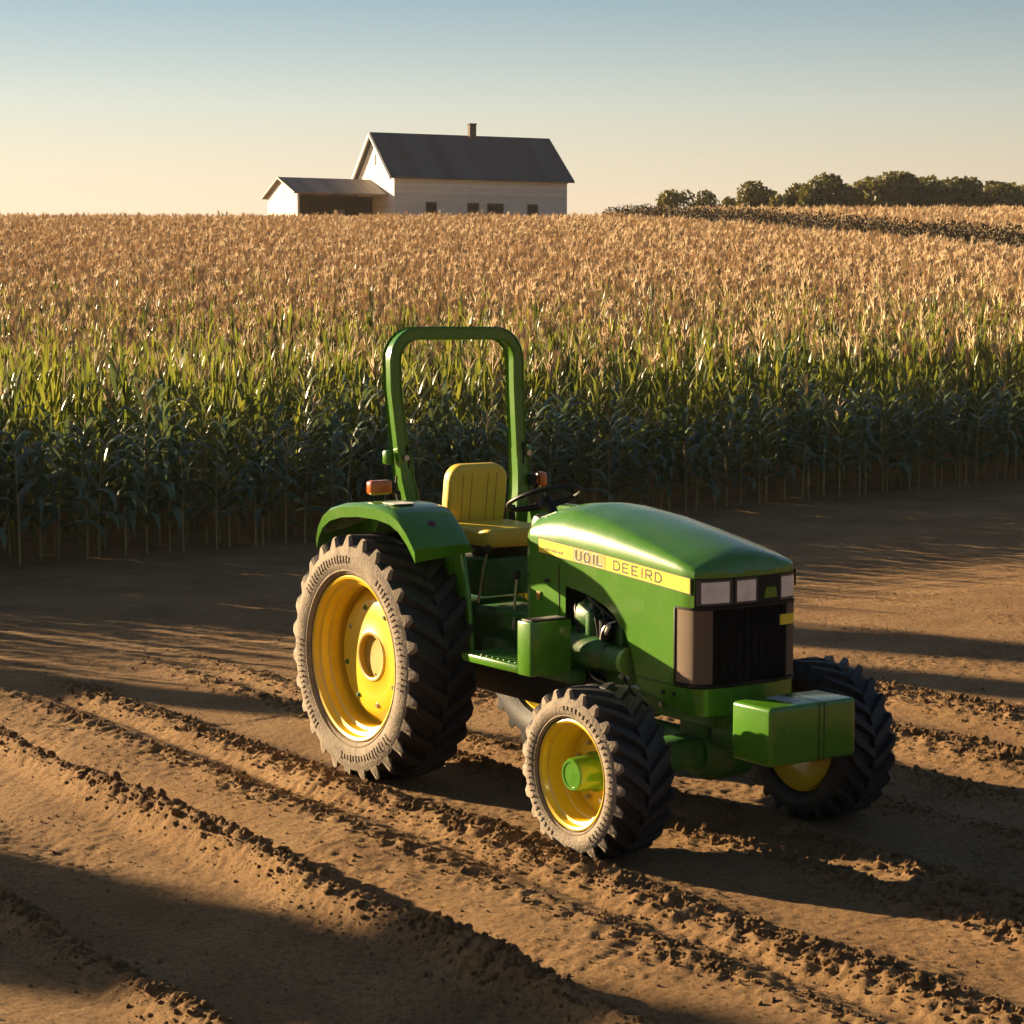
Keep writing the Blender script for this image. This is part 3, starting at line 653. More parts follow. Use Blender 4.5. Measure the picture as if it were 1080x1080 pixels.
# engine-bay clutter
eb = MB(); eb.box((1.72, -.235, 1.05), (.62, .07, .12), .015)
for i in range(5): eb.box((1.48 + i * .12, -.275, 1.05), (.05, .05, .15), .012)
eb.build('cylinder_head', M_green_cast, engine)
for i in range(4): MB().tube([(1.50 + i * .12, -.30, 1.10), (1.50 + i * .115, -.335, 1.17), (1.56 + i * .07, -.33, 1.21)], .006, 6).build('injector_pipe', M_steel, engine)
for (x, z, r_, h_) in ((1.64, 1.10, .045, .13), (1.755, 1.09, .04, .12)):
    MB().lathe([(.001, 0), (r_ * .8, 0), (r_, .015), (r_, h_), (r_ * .6, h_ + .015), (.001, h_ + .015)], (x, -.325, z - .08), 'Z', 20).build('filter_bowl', M_green_cast if r_ > .042 else M_black, engine)
MB().lathe([(.001, 0), (.10, 0), (.10, .012), (.085, .016), (.085, .03), (.10, .034), (.10, .045), (.001, .045)], (1.99, -.12, 1.02), 'X', 28).build('fan_pulley', M_black, engine)
for (x, z) in ((1.46, .90), (1.62, .83), (1.85, .86), (2.0, .9), (1.75, .72), (2.1, .70), (1.5, .74)):
    MB().lathe([(.016, 0), (.016, -.014), (.001, -.014)], (x, -.205 if z < .9 else -.22, z), 'Y', 6).build('bolt', M_steel, engine)
# panel seams, latch and handle on the hood
MB().tube([(1.36, -.3595, 1.01), (1.36, -.3615, 1.40)], .0028, 4).build('panel_seam', M_letter, hood)
MB().tube([(2.08, -.3625, .868), (2.39, -.3625, .868)], .003, 4).build('panel_seam', M_letter, hood)
MB().box((1.25, -.364, 1.30), (.05, .008, .02), .003).build('latch', M_black, hood)
# front axle
b = MB(); b.box((2.276, 0, .47), (.20, 1.15, .17), .04); b.lathe([(.001, -.2), (.12, -.19), (.16, -.1), (.16, .1), (.12, .19), (.001, .2)], (2.29, .05, .46), 'Y', 24)
b.box((2.276, 0, .60), (.22, .30, .16), .03)
for sd in (-1, 1):
    b.lathe([(.001, 0), (.11, 0), (.12, .03), (.10, .16), (.09, .2)], (2.276, sd * .58, .435), 'Y', 24); b.box((2.276, sd * .60, .50), (.16, .14, .26), .04)
axle = b.build('front_axle', M_green_cast, TR)
for sd in (-1, 1): MB().tube([(2.16, sd * .1, .50), (2.13, sd * .56, .47)], .02, 10).build('steering_rod', M_steel, axle)
MB().tube([(1.2, 0, .50), (2.2, 0, .50)], .05, 14).build('drive_shaft', M_green_cast, TR)
# transmission + rear axle
b = MB(); b.box((.55, 0, .80), (1.2, .40, .46), .05); b.box((-.05, 0, .78), (.5, .55, .55), .06)
for sd in (-1, 1): b.lathe([(.17, 0), (.15, .2), (.13, .45)], (0, sd * .25, .738), 'Y', 28) if sd > 0 else b.lathe([(.17, 0), (.15, -.2), (.13, -.45)], (0, -.25, .738), 'Y', 28)
trans = b.build('transmission', M_green_cast, TR)
for (x, y, z, sx_, sz_) in ((.75, -.24, 1.0, .18, .10), (.95, -.26, .92, .14, .16), (.6, -.25, .82, .22, .12)):
    MB().box((x, y, z), (sx_, .12, sz_), .02).build('valve_block', M_green_cast, trans)
# platform and steps
for sd in (-1, 1):
    st = MB(); st.box((1.235, sd * .545, .862), (.56, .42, .045), .008)
    st_ = st.build('step', M_green, TR)
    st = MB()
    for i in range(9): st.box((1.0 + i * .056, sd * .545, .888), (.014, .36, .008), .002)
    st.build('tread_plate', M_green_cast, st_)
    bx = MB(); bx.box((1.575, sd * .615, .985), (.13, .28, .30), .012); bx.build('tool_box', M_green, TR)
    MB().box((1.575, sd * .615, 1.139), (.10, .24, .010), .003).build('step_pad', M_black, TR)
    MB().box((1.35, sd * .40, .80), (.5, .12, .08), .02).build('step_bracket', M_green_cast, TR)
MB().box((.95, 0, 1.06), (.55, .66, .04), .01).build('floor_plate', M_green_cast, TR)
MB().box((.95, 0, .66), (1.3, .50, .26), .04).build('belly_tank', M_black, TR)
# fenders
FP = [(-.415, 1.455), (-.39, 1.525), (-.34, 1.590), (-.25, 1.640), (-.11, 1.672), (.10, 1.690), (.30, 1.690), (.45, 1.672), (.55, 1.635), (.64, 1.570), (.71, 1.500), (.735, 1.47)]
def fender(sd):
    yo, yi = (.925, .50) if sd < 0 else (.57, .50)
    b = MB(); n_ = len(FP); vs = []; dz = 0 if sd < 0 else -.07
    for i, (x, z) in enumerate(FP):
        z += dz
        fr_ = i / (n_ - 1); inn = yi
        nx_, nz_ = 0, 1
        vs += [(x - .0, sd * yo, z - .085), (x, sd * (yo + .004), z - .022), (x, sd * (yo - .012), z - .006), (x, sd * (yo - .045), z), (x - .05 * sstep(.35, .6, x), sd * (yi + .05), z), (x - .07 * sstep(.35, .6, x), sd * yi, z - .012),
               (x - .05, sd * yi, z - .05), (x - .03, sd * (yo - .02), z - .085)]
    for i in range(n_ - 1):
        for q in range(8): b.f.append((i * 8 + q, i * 8 + (q + 1) % 8, i * 8 + 8 + (q + 1) % 8, i * 8 + 8 + q)); b.m.append(0)
    b.v += vs; b.f += [tuple(range(8)), tuple((n_ - 1) * 8 + q for q in range(8))]; b.m += [0, 0]
    # inner side plate
    plate = [(-.40, 1.42), (-.30, 1.57), (-.10, 1.655), (.30, 1.675), (.43, 1.64), (.52, 1.54), (.59, 1.40), (.645, 1.20), (.675, 1.0), (.69, .81), (.30, .81), (.0, 1.05), (-.25, 1.2)]
    plate = [(x, z + (dz if z > 1.3 else 0)) for x, z in plate]
    b.prism(plate, sd * (yi - .012), sd * (yi + .012))
    f = b.build('fender', M_green, TR, angle=40)
    # rolled front edge of the plate
    MB().tube([(x, sd * (yi + .005), z) for x, z in plate[4:10]], .017, 8).build('edge_bead', M_green, f)
    if sd < 0:
        MB().lathe([(.026, 0), (.026, .010), (.020, .014), (.001, .015)], (0, 0, 0), 'Z', 20).build('red_reflector', M_red, f).matrix_local = Matrix.Translation((.585, -.72, 1.583)) @ Matrix.Rotation(R(48), 4, 'Y')
        MB().prism([(.20, -.82), (.36, -.84), (.37, -.71), (.30, -.66), (.22, -.69)], 1.692, 1.695, 'XY').build('warning_sticker', mat('white_sticker', (.62, .62, .60), .5), f, angle=None)
    return f
for sd in (-1, 1): fender(sd)
# ROPS
def rect_sweep(pts, w, d):
    """pts in (y,z) plane with x offset: w across (in-plane), d along x"""
    b = MB(); P = [Vector(q) for q in pts]; n_ = len(P); vs = []
    ch = .010
    for i, q in enumerate(P):
        tg = (P[min(i + 1, n_ - 1)] - P[max(i - 1, 0)]).normalized(); nr = tg.cross(Vector((1, 0, 0))).normalized(); fx = nr.cross(tg).normalized()
        for (a_, c_) in ((-1, -1), (1, -1), (1, 1), (-1, 1)):
            for (e1, e2) in (((ch, 0), (0, ch)) if (a_ * c_ > 0) else ((0, ch), (ch, 0))):
                vs.append(q + nr * a_ * (w / 2 - e1) + fx * c_ * (d / 2 - e2))
    for i in range(n_ - 1):
        for j in range(8): b.f.append((i * 8 + j, i * 8 + (j + 1) % 8, i * 8 + 8 + (j + 1) % 8, i * 8 + 8 + j)); b.m.append(0)
    b.v += vs; b.f += [tuple(range(8)), tuple((n_ - 1) * 8 + q for q in range(8))]; b.m += [0, 0]; return b
def arc(cy, cz, r, a0, a1, n_, x): return [(x, cy + r * math.cos(R(a0 + (a1 - a0) * i / n_)), cz + r * math.sin(R(a0 + (a1 - a0) * i / n_))) for i in range(n_ + 1)]
XR = -.20
path = [(XR + .02, -.455, 1.90), (XR, -.500, 2.35)] + arc(-.505 + .17, 2.525, .17, 180, 90, 8, XR) + arc(.415 - .17, 2.525, .17, 90, 0, 8, XR) + [(XR, .418, 2.35), (XR + .02, .428, 1.90)]
rops = rect_sweep(path, .082, .108).build('roll_bar', M_green, TR, angle=30)
for sd, pts in ((-1, [(XR + .02, -.455, 1.96), (XR + .03, -.44, 1.80), (XR + .04, -.415, 1.68), (XR + .05, -.385, 1.50), (XR + .05, -.38, 1.0)]), (1, [(XR + .02, .430, 1.96), (XR + .03, .432, 1.80), (XR + .04, .425, 1.68), (XR + .05, .40, 1.5), (XR + .05, .38, 1.0)])):
    lp_ = rect_sweep(pts, .094, .118).build('roll_bar_post', M_green, rops, angle=30)
    MB().tube([(XR - .06, sd * .46, 1.93), (XR + .10, sd * .46, 1.93)], .018, 12).build('hinge_pin', M_steel, rops)
    MB().box((XR - .02, sd * .53, 1.93), (.06, .05, .09), .018).build('hinge_bracket', M_green, rops)
    MB().tube([(XR + .07, sd * .44, 2.0), (XR + .07, sd * .43, 1.86)], .008, 6).build('locking_pin', M_black, rops)
# amber lights on stalks
for sd, yc_ in ((-1, -.66), (1, .555)):
    lt = empty('turn_signal', (0, 0, 0)); bpy.data.objects.remove(lt)
    b = MB(); b.box((-.10, yc_, 1.757), (.075, .155 if sd < 0 else .055, .088 if sd < 0 else .095), .02, seg=3); s_o = b.build('turn_signal', M_amber, TR)
    MB().box((-.10, yc_ - sd * .075, 1.757), (.07, .05, .075), .015).build('lamp_base', M_black, s_o)
    MB().tube([(-.10, yc_ - sd * .05, 1.74), (-.10, sd * .52, 1.72), (-.12, sd * .50, 1.66)], .012, 8).build('lamp_stalk', M_black, s_o)
    MB().tube([(-.11, sd * .53, 1.82), (-.10, sd * .545, 1.74), (-.06, sd * .55, 1.67)], .007, 6).build('lamp_wire', M_black, s_o)
# seat
def cushion(cx, cz, L_, W_, H_, rot, dome, r_=.05, sub=10):
    bm = bmesh.new(); bmesh.ops.create_cube(bm, size=1)
    for v in bm.verts: v.co = Vector((v.co.x * L_, v.co.y * W_, v.co.z * H_))
    vert = [e for e in bm.edges if abs((e.verts[0].co - e.verts[1].co).z) > H_ * .5]
    bmesh.ops.bevel(bm, geom=vert, offset=r_, segments=5, affect='EDGES', profile=.5)
    hor = [e for e in bm.edges if abs((e.verts[0].co - e.verts[1].co).z) < 1e-4]
    bmesh.ops.bevel(bm, geom=hor, offset=H_ * .3, segments=3, affect='EDGES', profile=.5)
    b = MB(); b.bm(bm, 0, Matrix.Translation((cx, 0, cz)) @ Euler(rot).to_matrix().to_4x4()); return b
seat = cushion(.235, 1.465, .50, .48, .115, (0, R(1), 0), 0, .07).build('seat', M_vinyl, TR, angle=50)
# backrest: local x along height
bk = cushion(0, 0, .42, .435, .10, (0, 0, 0), 0, .10).build('backrest', M_vinyl, seat, angle=50)
bk.matrix_local = Matrix.Translation((-.045, 0, 1.675)) @ Matrix.Rotation(R(-82), 4, 'Y')
for y in (-.125, -.06, .06, .125):
    s2 = MB().box((.0, y, -.0495), (.32, .006, .006), .002).build('seat_seam', mat('seam_yellow', (.40, .23, .02), .6), bk)
for sd in (-1, 1):
    MB().box((.0, sd * .255, 1.555), (.05, .03, .12), .008).build('seat_bracket', M_black, seat)
MB().box((.20, 0, 1.38), (.34, .34, .10), .02).build('seat_suspension', M_black, TR)
MB().box((.20, 0, 1.22), (.40, .46, .24), .03).build('seat_base', M_green_cast, TR)
# controls
for (x, y, z, tilt, kcol) in ((.45, -.30, 1.30, .10, M_black), (.38, -.36, 1.30, -.05, M_black), (.50, .30, 1.38, .1, M_black), (.90, -.22, 1.20, .08, M_decal), (.82, -.30, 1.18, .04, M_black)):
    MB().tube([(x, y, z - .22), (x + tilt * .5, y, z), (x + tilt, y, z + .10)], .008, 8).build('lever', M_steel, TR)
    MB().lathe([(.001, -.03), (.018, -.022), (.022, .0), (.018, .022), (.001, .03)], (x + tilt, y, z + .11), 'Z', 12).build('lever_knob', kcol, TR)
for (y, x) in ((-.24, .98), (-.16, 1.0), (.22, .98)):
    MB().box((x, y, 1.16), (.08, .07, .02), .006, rot=(0, R(-35), 0)).build('pedal', M_black, TR)
MB().box((.96, 0, 1.50), (.16, .50, .30), .05, rot=(0, R(12), 0)).build('dashboard', M_black, TR)
MB().box((.985, .0, 1.24), (.10, .44, .40), .02).build('console', M_green_cast, TR)
MB().tube([(1.0, 0, 1.45), (.74, 0, 1.70)], .03, 12).build('steering_column', M_black, TR)
sw = MB(); n_ = 40; Rw = .225
ring = []
sw_m = Matrix.Translation((.715, 0, 1.715)) @ Matrix.Rotation(R(-22), 4, 'Y')
pts = [sw_m @ Vector((Rw * math.cos(2 * math.pi * i / n_), Rw * math.sin(2 * math.pi * i / n_), 0)) for i in range(n_ + 1)]
sw.tube(pts, .0135, 10)
for a_ in (90, 210, 330): sw.tube([sw_m @ Vector((0, 0, -.03)), sw_m @ Vector((Rw * math.cos(R(a_)), Rw * math.sin(R(a_)), 0))], .010, 8)
hubp = sw_m @ Vector((0, 0, -.02)); sw.tube([sw_m @ Vector((0, 0, -.05)), sw_m @ Vector((0, 0, .005))], [.045, .04], 16)
sw.build('steering_wheel', M_black, TR)

# ---------------------------------------------------------------- CORN
def leaf_ribbon(b, base, az, length, width, rise, droop, mi, rnd, seg=7, twist=0):
    """arching blade: starts at 'rise' elevation and bends down by 'droop' rad over its length"""
    p = Vector(base); el = rise; vs = []; st = length / seg; d2 = az
    for i in range(seg + 1):
        t_ = i / seg
        w = width * (min(1, .35 + 2.4 * t_) if t_ < .35 else (1 - ((t_ - .35) / .65) ** 1.7)) * .5 + .002
        dr = Vector((math.cos(d2) * math.cos(el), math.sin(d2) * math.cos(el), math.sin(el)))
        sd = Vector((-math.sin(d2), math.cos(d2), 0)); up = sd.cross(dr)
        tw = twist * t_; sd_ = sd * math.cos(tw) + up * math.sin(tw); up_ = up * math.cos(tw) - sd * math.sin(tw)
        vs += [p + sd_ * w - up_ * -.25 * w, p, p - sd_ * w - up_ * -.25 * w]
        p = p + dr * st; el -= droop / seg * (.4 + 1.2 * t_); d2 += rnd.uniform(-.08, .08)
    fs = []
    for i in range(seg):
        fs += [(i * 3, i * 3 + 1, i * 3 + 4, i * 3 + 3), (i * 3 + 1, i * 3 + 2, i * 3 + 5, i * 3 + 4)]
    b.add(vs, fs, mi)
def corn(seed, H=1.75, bare=.5, nleaf=10, dry=False, tassel=True, seg=7, near=True, upright=.0, big=1.0, width=.085, dd=0, taper=0):
    """returns (stem, foliage, tassel) builders"""
    rnd = random.Random(seed); s, f, t = MB(), MB(), MB()
    az0 = rnd.uniform(0, 6.28); lean = Vector((rnd.uniform(-.06, .06), rnd.uniform(-.06, .06), 0))
    ax = lambda z: Vector((lean.x * z * z / H, lean.y * z * z / H, z))
    ht = H * (.84 if tassel else .88)
    s.tube([ax(z * ht) for z in (0, .2, .45, .7, 1)], [.014, .013, .011, .009, .005], 6 if near else 4, caps=False)
    if near:
        for z in (.18, .36, .54): s.tube([ax(z - .008), ax(z + .008)], .0165, 6, caps=False)
    for i in range(nleaf):
        q = i / (nleaf - 1); z = bare + (ht - bare) * q ** .9
        az = az0 + math.pi * i + rnd.uniform(-.5, .5)
        L_ = (.78 - .30 * abs(q - .45) * 1.3 - .12 * q) * rnd.uniform(.8, 1.15) * big
        rise = .75 + .55 * q + upright * .3 + rnd.uniform(-.15, .15); dr = (2.5 + dd - 1.15 * q - upright * .8) * rnd.uniform(.75, 1.2)
        if dry and q < .6: dr += .7; rise -= .2
        leaf_ribbon(f, ax(z), az, L_ * (1 - .5 * taper * q), width * (1 - taper * q) * rnd.uniform(.8, 1.15), rise, dr, 0, rnd, seg, rnd.uniform(-.8, .8))
    if tassel:
        top = ax(ht)
        nb = 14 if dry else 8
        t.tube([top, top + Vector((lean.x * .2, lean.y * .2, H * .16))], [.008, .004] if near else [.016, .006], 3, caps=False)
        for i in range(nb):
            a_ = rnd.uniform(0, 6.28); e_ = rnd.uniform(.95, 1.42); L_ = H * rnd.uniform(.09, .15); z0 = rnd.uniform(-.10, .08)
            d_ = Vector((math.cos(a_) * math.cos(e_), math.sin(a_) * math.cos(e_), math.sin(e_)))
            w_ = .006 if near else .017
            t.tube([top + Vector((0, 0, z0)), top + Vector((0, 0, z0)) + d_ * L_ * .6, top + Vector((0, 0, z0)) + d_ * L_ - Vector((0, 0, L_ * .12))], [w_, w_ * .9, .002], 3, caps=False)
    return s, f, t
def merged(parts, mats, name='corn'):
    b = MB()
    for i, q in enumerate(parts): b.add(q.v, q.f, i)
    me_ = b.mesh(name, mats, 60, recalc=False); return me_
# individual plants of the front rows
near_src = []
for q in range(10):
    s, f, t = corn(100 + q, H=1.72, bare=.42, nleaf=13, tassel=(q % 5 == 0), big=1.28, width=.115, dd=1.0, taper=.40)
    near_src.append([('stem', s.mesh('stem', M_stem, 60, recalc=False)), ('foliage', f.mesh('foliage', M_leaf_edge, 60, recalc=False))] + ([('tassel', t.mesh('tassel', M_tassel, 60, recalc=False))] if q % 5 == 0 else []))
for q in range(6):
    s, f, t = corn(150 + q, H=1.85, bare=.12, nleaf=17, tassel=False, big=.72, width=.05, upright=1.2 if q % 2 else .3)
    near_src.append([('stem', s.mesh('stem', M_stem, 60, recalc=False)), ('foliage', f.mesh('foliage', M_leaf, 60, recalc=False))])
rnd = random.Random(21)
ROWS = [0, .62, 1.24, 1.86]
S0, S1 = -2.2, 18.2
nplant = 0
def front_h(s):   # height of the edge rows varies along the row
    return .92 + .30 * float(vnoise(np.array([s * .55]), np.array([.5]), 77)[0]) 
for ri, e0 in enumerate(ROWS):
    n_row = 75; ds = (S1 - S0) / n_row
    for i in range(n_row):
        s = S0 + (i + rnd.uniform(.1, .9)) * ds; e = e0 + rnd.uniform(-.06, .06)
        x, y = E0 + lv * s + nv * e
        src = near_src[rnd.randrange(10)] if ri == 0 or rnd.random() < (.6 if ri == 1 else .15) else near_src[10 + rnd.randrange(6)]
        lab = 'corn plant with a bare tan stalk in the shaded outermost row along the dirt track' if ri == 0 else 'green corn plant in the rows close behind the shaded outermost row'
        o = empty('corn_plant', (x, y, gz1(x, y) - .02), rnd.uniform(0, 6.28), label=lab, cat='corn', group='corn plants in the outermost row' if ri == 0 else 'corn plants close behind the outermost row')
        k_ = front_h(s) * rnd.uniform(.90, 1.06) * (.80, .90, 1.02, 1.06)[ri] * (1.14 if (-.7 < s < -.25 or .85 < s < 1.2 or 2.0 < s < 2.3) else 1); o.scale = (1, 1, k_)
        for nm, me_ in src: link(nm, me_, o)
# the rest of the field as stuff
green_src = [merged(corn(200 + q, 2.0, .10, 18, False, q % 3 == 0, 5, True, 1.3 if q % 2 else .2, .66, .044), [M_stem, M_leaf, M_tassel]) for q in range(8)]
mid_src = [merged(corn(300 + q, 2.0, .6, 14, False, True, 5, False, .8, .62, .042), [M_stem, M_leaf, M_tassel]) for q in range(5)]
dry_src = [merged(corn(400 + q, 2.0, .8, 14, True, True, 4, False, 1.8, .48, .030), [M_stem, M_leaf_dry, M_tassel]) for q in range(7)]
# strips of far plants: fewer faces
P_, I_ = [], []
rg = np.random.default_rng(11)
e = 2.48; row = 0
PX, PY = [], []
while e < 135:
    sp = .16 if e < 30 else .165
    s = np.arange(-60, 120, sp); s = s + rg.uniform(-.09, .09, len(s)); ee = e + rg.normal(0, .07, len(s))
    x = E0[0] + lv[0] * s + nv[0] * ee; y = E0[1] + lv[1] * s + nv[1] * ee
    PX.append(x); PY.append(y); e += .66 if e < 40 else .72
# rows along the flanks of the named block (outside its ends)
for e0 in ROWS:
    for a_, b_ in ((-16, S0), (S1, 34)):
        s = np.arange(a_, b_, .24); ee = e0 + rg.normal(0, .05, len(s))
        PX.append(E0[0] + lv[0] * s + nv[0] * ee); PY.append(E0[1] + lv[1] * s + nv[1] * ee)
PX = np.concatenate(PX); PY = np.concatenate(PY)
hs = band_side(PX, PY)
left_end = 140.0
keep = (PY < 133) & (np.abs(PX) < .29 * PY + 7) & (np.abs(hs) > .9)
PX, PY = PX[keep], PY[keep]; npl = len(PX)
pdry = sstep(36, 68, PY + 14 * (fbm(PX / 4, PY / 6, 61) - .5) * 2 + rg.normal(0, 3, npl))
ptas = sstep(31, 48, PY + rg.normal(0, 4, npl))
u1, u2 = rg.random(npl), rg.random(npl)
isd = u1 < pdry; ism = (~isd) & (u2 < ptas)
ix = np.where(isd, 13 + rg.integers(0, 7, npl), np.where(ism, 8 + rg.integers(0, 5, npl), rg.integers(0, 8, npl)))
hgt = .93 + .16 * fbm(PX / 1.5, PY / 1.5, 62) + rg.normal(0, .055, npl)
sE, eE = edge_se(PX, PY); hgt = hgt * (1.0 + .06 * (1 - sstep(4, 12, eE)))
hgt = hgt * (1 + .22 * (rg.random(npl) < .02) * (PY < 55))
# a taller clump near the left end throws the long streaks over the headland at the right
rot = np.stack([rg.normal(0, .04, npl), rg.normal(0, .04, npl), rg.uniform(0, 6.28, npl)], 1)
wd = np.where(PY > 60, .92, 1.0)
scatter('corn_field', np.stack([PX, PY, ground_z(PX, PY) - .02], 1), rot, np.stack([wd, wd, hgt], 1), ix, green_src + mid_src + dry_src,
        label='field of corn ripening from green near the edge to tan on the hill', cat='corn field', kind='stuff')
print('corn plants', npl)

# ---------------------------------------------------------------- SHADE BAND across the far field, added foliage in the colour of shade
def leaf_cloud(b, blobs, n, size, rnd, mi=0):
    """leaf quads spread through ellipsoids [(c, r(3))]"""
    wts = [r_[0] * r_[1] * r_[2] for _, r_ in blobs]
    for c, r_ in rnd.choices(blobs, wts, k=n):
        d = Vector((rnd.gauss(0, 1), rnd.gauss(0, 1), rnd.gauss(0, 1))).normalized() * rnd.random() ** .28
        p = Vector((c[0] + d.x * r_[0], c[1] + d.y * r_[1], c[2] + d.z * r_[2]))
        a_ = Vector((rnd.gauss(0, 1), rnd.gauss(0, 1), rnd.gauss(0, 1))).normalized(); q_ = a_.orthogonal().normalized(); w_ = a_.cross(q_)
        s1, s2 = size * rnd.uniform(.6, 1.3), size * rnd.uniform(.4, .9)
        b.add([p - q_ * s1, p + w_ * s2, p + q_ * s1, p - w_ * s2], [(0, 1, 2, 3)], mi)
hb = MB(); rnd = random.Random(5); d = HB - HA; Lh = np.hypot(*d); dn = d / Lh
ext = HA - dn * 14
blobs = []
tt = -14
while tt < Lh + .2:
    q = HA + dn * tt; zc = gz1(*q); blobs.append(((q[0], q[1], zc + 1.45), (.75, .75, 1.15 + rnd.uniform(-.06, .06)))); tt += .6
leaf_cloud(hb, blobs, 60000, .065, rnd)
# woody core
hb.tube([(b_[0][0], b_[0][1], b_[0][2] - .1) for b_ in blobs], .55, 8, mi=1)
hb.build('hedge', [leaf_mat('hedge_foliage', (.060, .047, .026), (.105, .080, .044), False, .9), M_bark], angle=None, recalc=False, label='long low dark band crossing the tan hillside at right, shade built as foliage', cat='hedge')

# ---------------------------------------------------------------- TREES
def tree(name, x, y, H_, Wd, seed, label, group, nleaf=2600, size=.30, cone=False, mat_=None, base=None):
    rnd = random.Random(seed); z0 = gz1(x, y) if base is None else base
    root = empty(name, (x, y, z0 - .1), rnd.uniform(0, 6.28), label=label, cat='tree', group=group)
    t = MB(); th = H_ * (.9 if cone else .55)
    t.tube([(0, 0, 0), (rnd.uniform(-.1, .1), rnd.uniform(-.1, .1), th * .5), (rnd.uniform(-.2, .2), rnd.uniform(-.2, .2), th)], [H_ * .03, H_ * .02, H_ * .008], 8)
    blobs = []
    if cone:
        for i in range(26):
            q = i / 25; z = H_ * (.06 + .92 * q); rr = Wd * .5 * (1 - q) ** .8 * (.9 if q > .1 else .8) + .1
            for j in range(3):
                a_ = rnd.uniform(0, 6.28); blobs.append(((rr * .35 * math.cos(a_), rr * .35 * math.sin(a_), z), (rr * .75, rr * .75, H_ * .05)))
    else:
        for i in range(20):
            a_ = rnd.uniform(0, 6.28); q = rnd.random(); rr = Wd * .46 * rnd.random() ** .5 * (1.1 - .5 * q)
            z = H_ * (.30 + .58 * q); r_ = Wd * rnd.uniform(.15, .27)
            c = (rr * math.cos(a_), rr * math.sin(a_), z); blobs.append((c, (r_, r_, r_ * .8)))
            if i < 8: t.tube([(0, 0, th * rnd.uniform(.4, .85)), (c[0] * .5, c[1] * .5, (z + th * .6) / 2), c], [H_ * .010, H_ * .007, H_ * .003], 5)
    t.build('trunk', M_bark, root)
    f = MB(); leaf_cloud(f, blobs, int(nleaf * 1.7), size, rnd); f.build('crown', mat_ or M_foliage, root, angle=None, recalc=False)
    return root
def at_px(px, Y): return (px - 540) / 2189.5 * Y
TOPS = [195, 197, 192, 198, 187, 185, 186, 180, 186, 183, 187, 183, 190, 186, 186]
for i, (px, Y, H_, Wd, nl, sz_) in enumerate([(709, 190, 5.2, 3.0, 1500, .2), (740, 192, 5.0, 2.6, 1500, .2), (775, 205, 6.0, 4.6, 2400, .28), (808, 207, 5.4, 5.0, 2400, .28), (843, 200, 6.8, 4.2, 2600, .28), (880, 200, 6.9, 5.0, 2800, .3),
                                         (905, 215, 7.4, 5.0, 2600, .3), (932, 198, 8.2, 5.2, 3600, .3), (962, 214, 7.6, 6.0, 3000, .3), (985, 200, 7.4, 5.2, 3000, .3), (1012, 203, 7.6, 5.4, 3000, .3), (1040, 199, 7.2, 5.2, 3000, .3), (1066, 204, 7.4, 5.6, 3000, .3), (1090, 200, 7.2, 6, 2600, .3)]):
    lab = ['leftmost small airy tree of the treeline on the horizon', 'small round tree second from the left in the treeline', 'low wide bushy tree just right of the two small isolated trees', 'lowest bushy tree fourth from the left in the treeline',
           'rounded tree fifth from the left in the treeline', 'tree just left of the tallest part of the treeline, sixth from the left', 'tree pressed against the left flank of the tallest tree', 'tallest broad tree in the treeline on the horizon',
           'lower tree against the right flank of the tallest tree', 'dark rounded tree second to the right of the tallest tree', 'dark rounded tree third to the right of the tallest tree', 'dark tree third from the right end of the treeline', 'dark tree second from the right end of the treeline', 'dark tree cut by the right edge of the photo'][i]
    zt_ = 2.751 + Y * math.tan(math.atan((540 - TOPS[i]) / 2189.5) - R(5.169)); H_ = zt_ - gz1(at_px(px, Y), Y)
    tree('broadleaf_tree', at_px(px, Y), Y, H_, Wd * 1.35, 60 + i, lab, 'trees on the horizon', nl, sz_)
# slim trees outside the frame at the left that shade the track
tree('conifer_tree', -16.6, 18.1, 5.1, 5.4, 91, 'broad conifer nearer the camera at the left of the dirt track', 'conifers by the track', 26000, .12, cone=True)
tree('poplar_tree', -20.4, 32.0, 10.5, 2.2, 93, 'slim poplar farther from the track, left of the frame', 'poplars in the corn', 14000, .11, cone=True)
tree('poplar_tree', -21.1, 30.4, 9.6, 1.6, 94, 'thinner poplar beside the first poplar, left of the frame', 'poplars in the corn', 12000, .11, cone=True)
tree('conifer_tree', -18.0, 24.4, 4.9, 2.4, 92, 'tall slim conifer at the left end of the corn edge', 'conifers by the track', 12000, .10, cone=True)

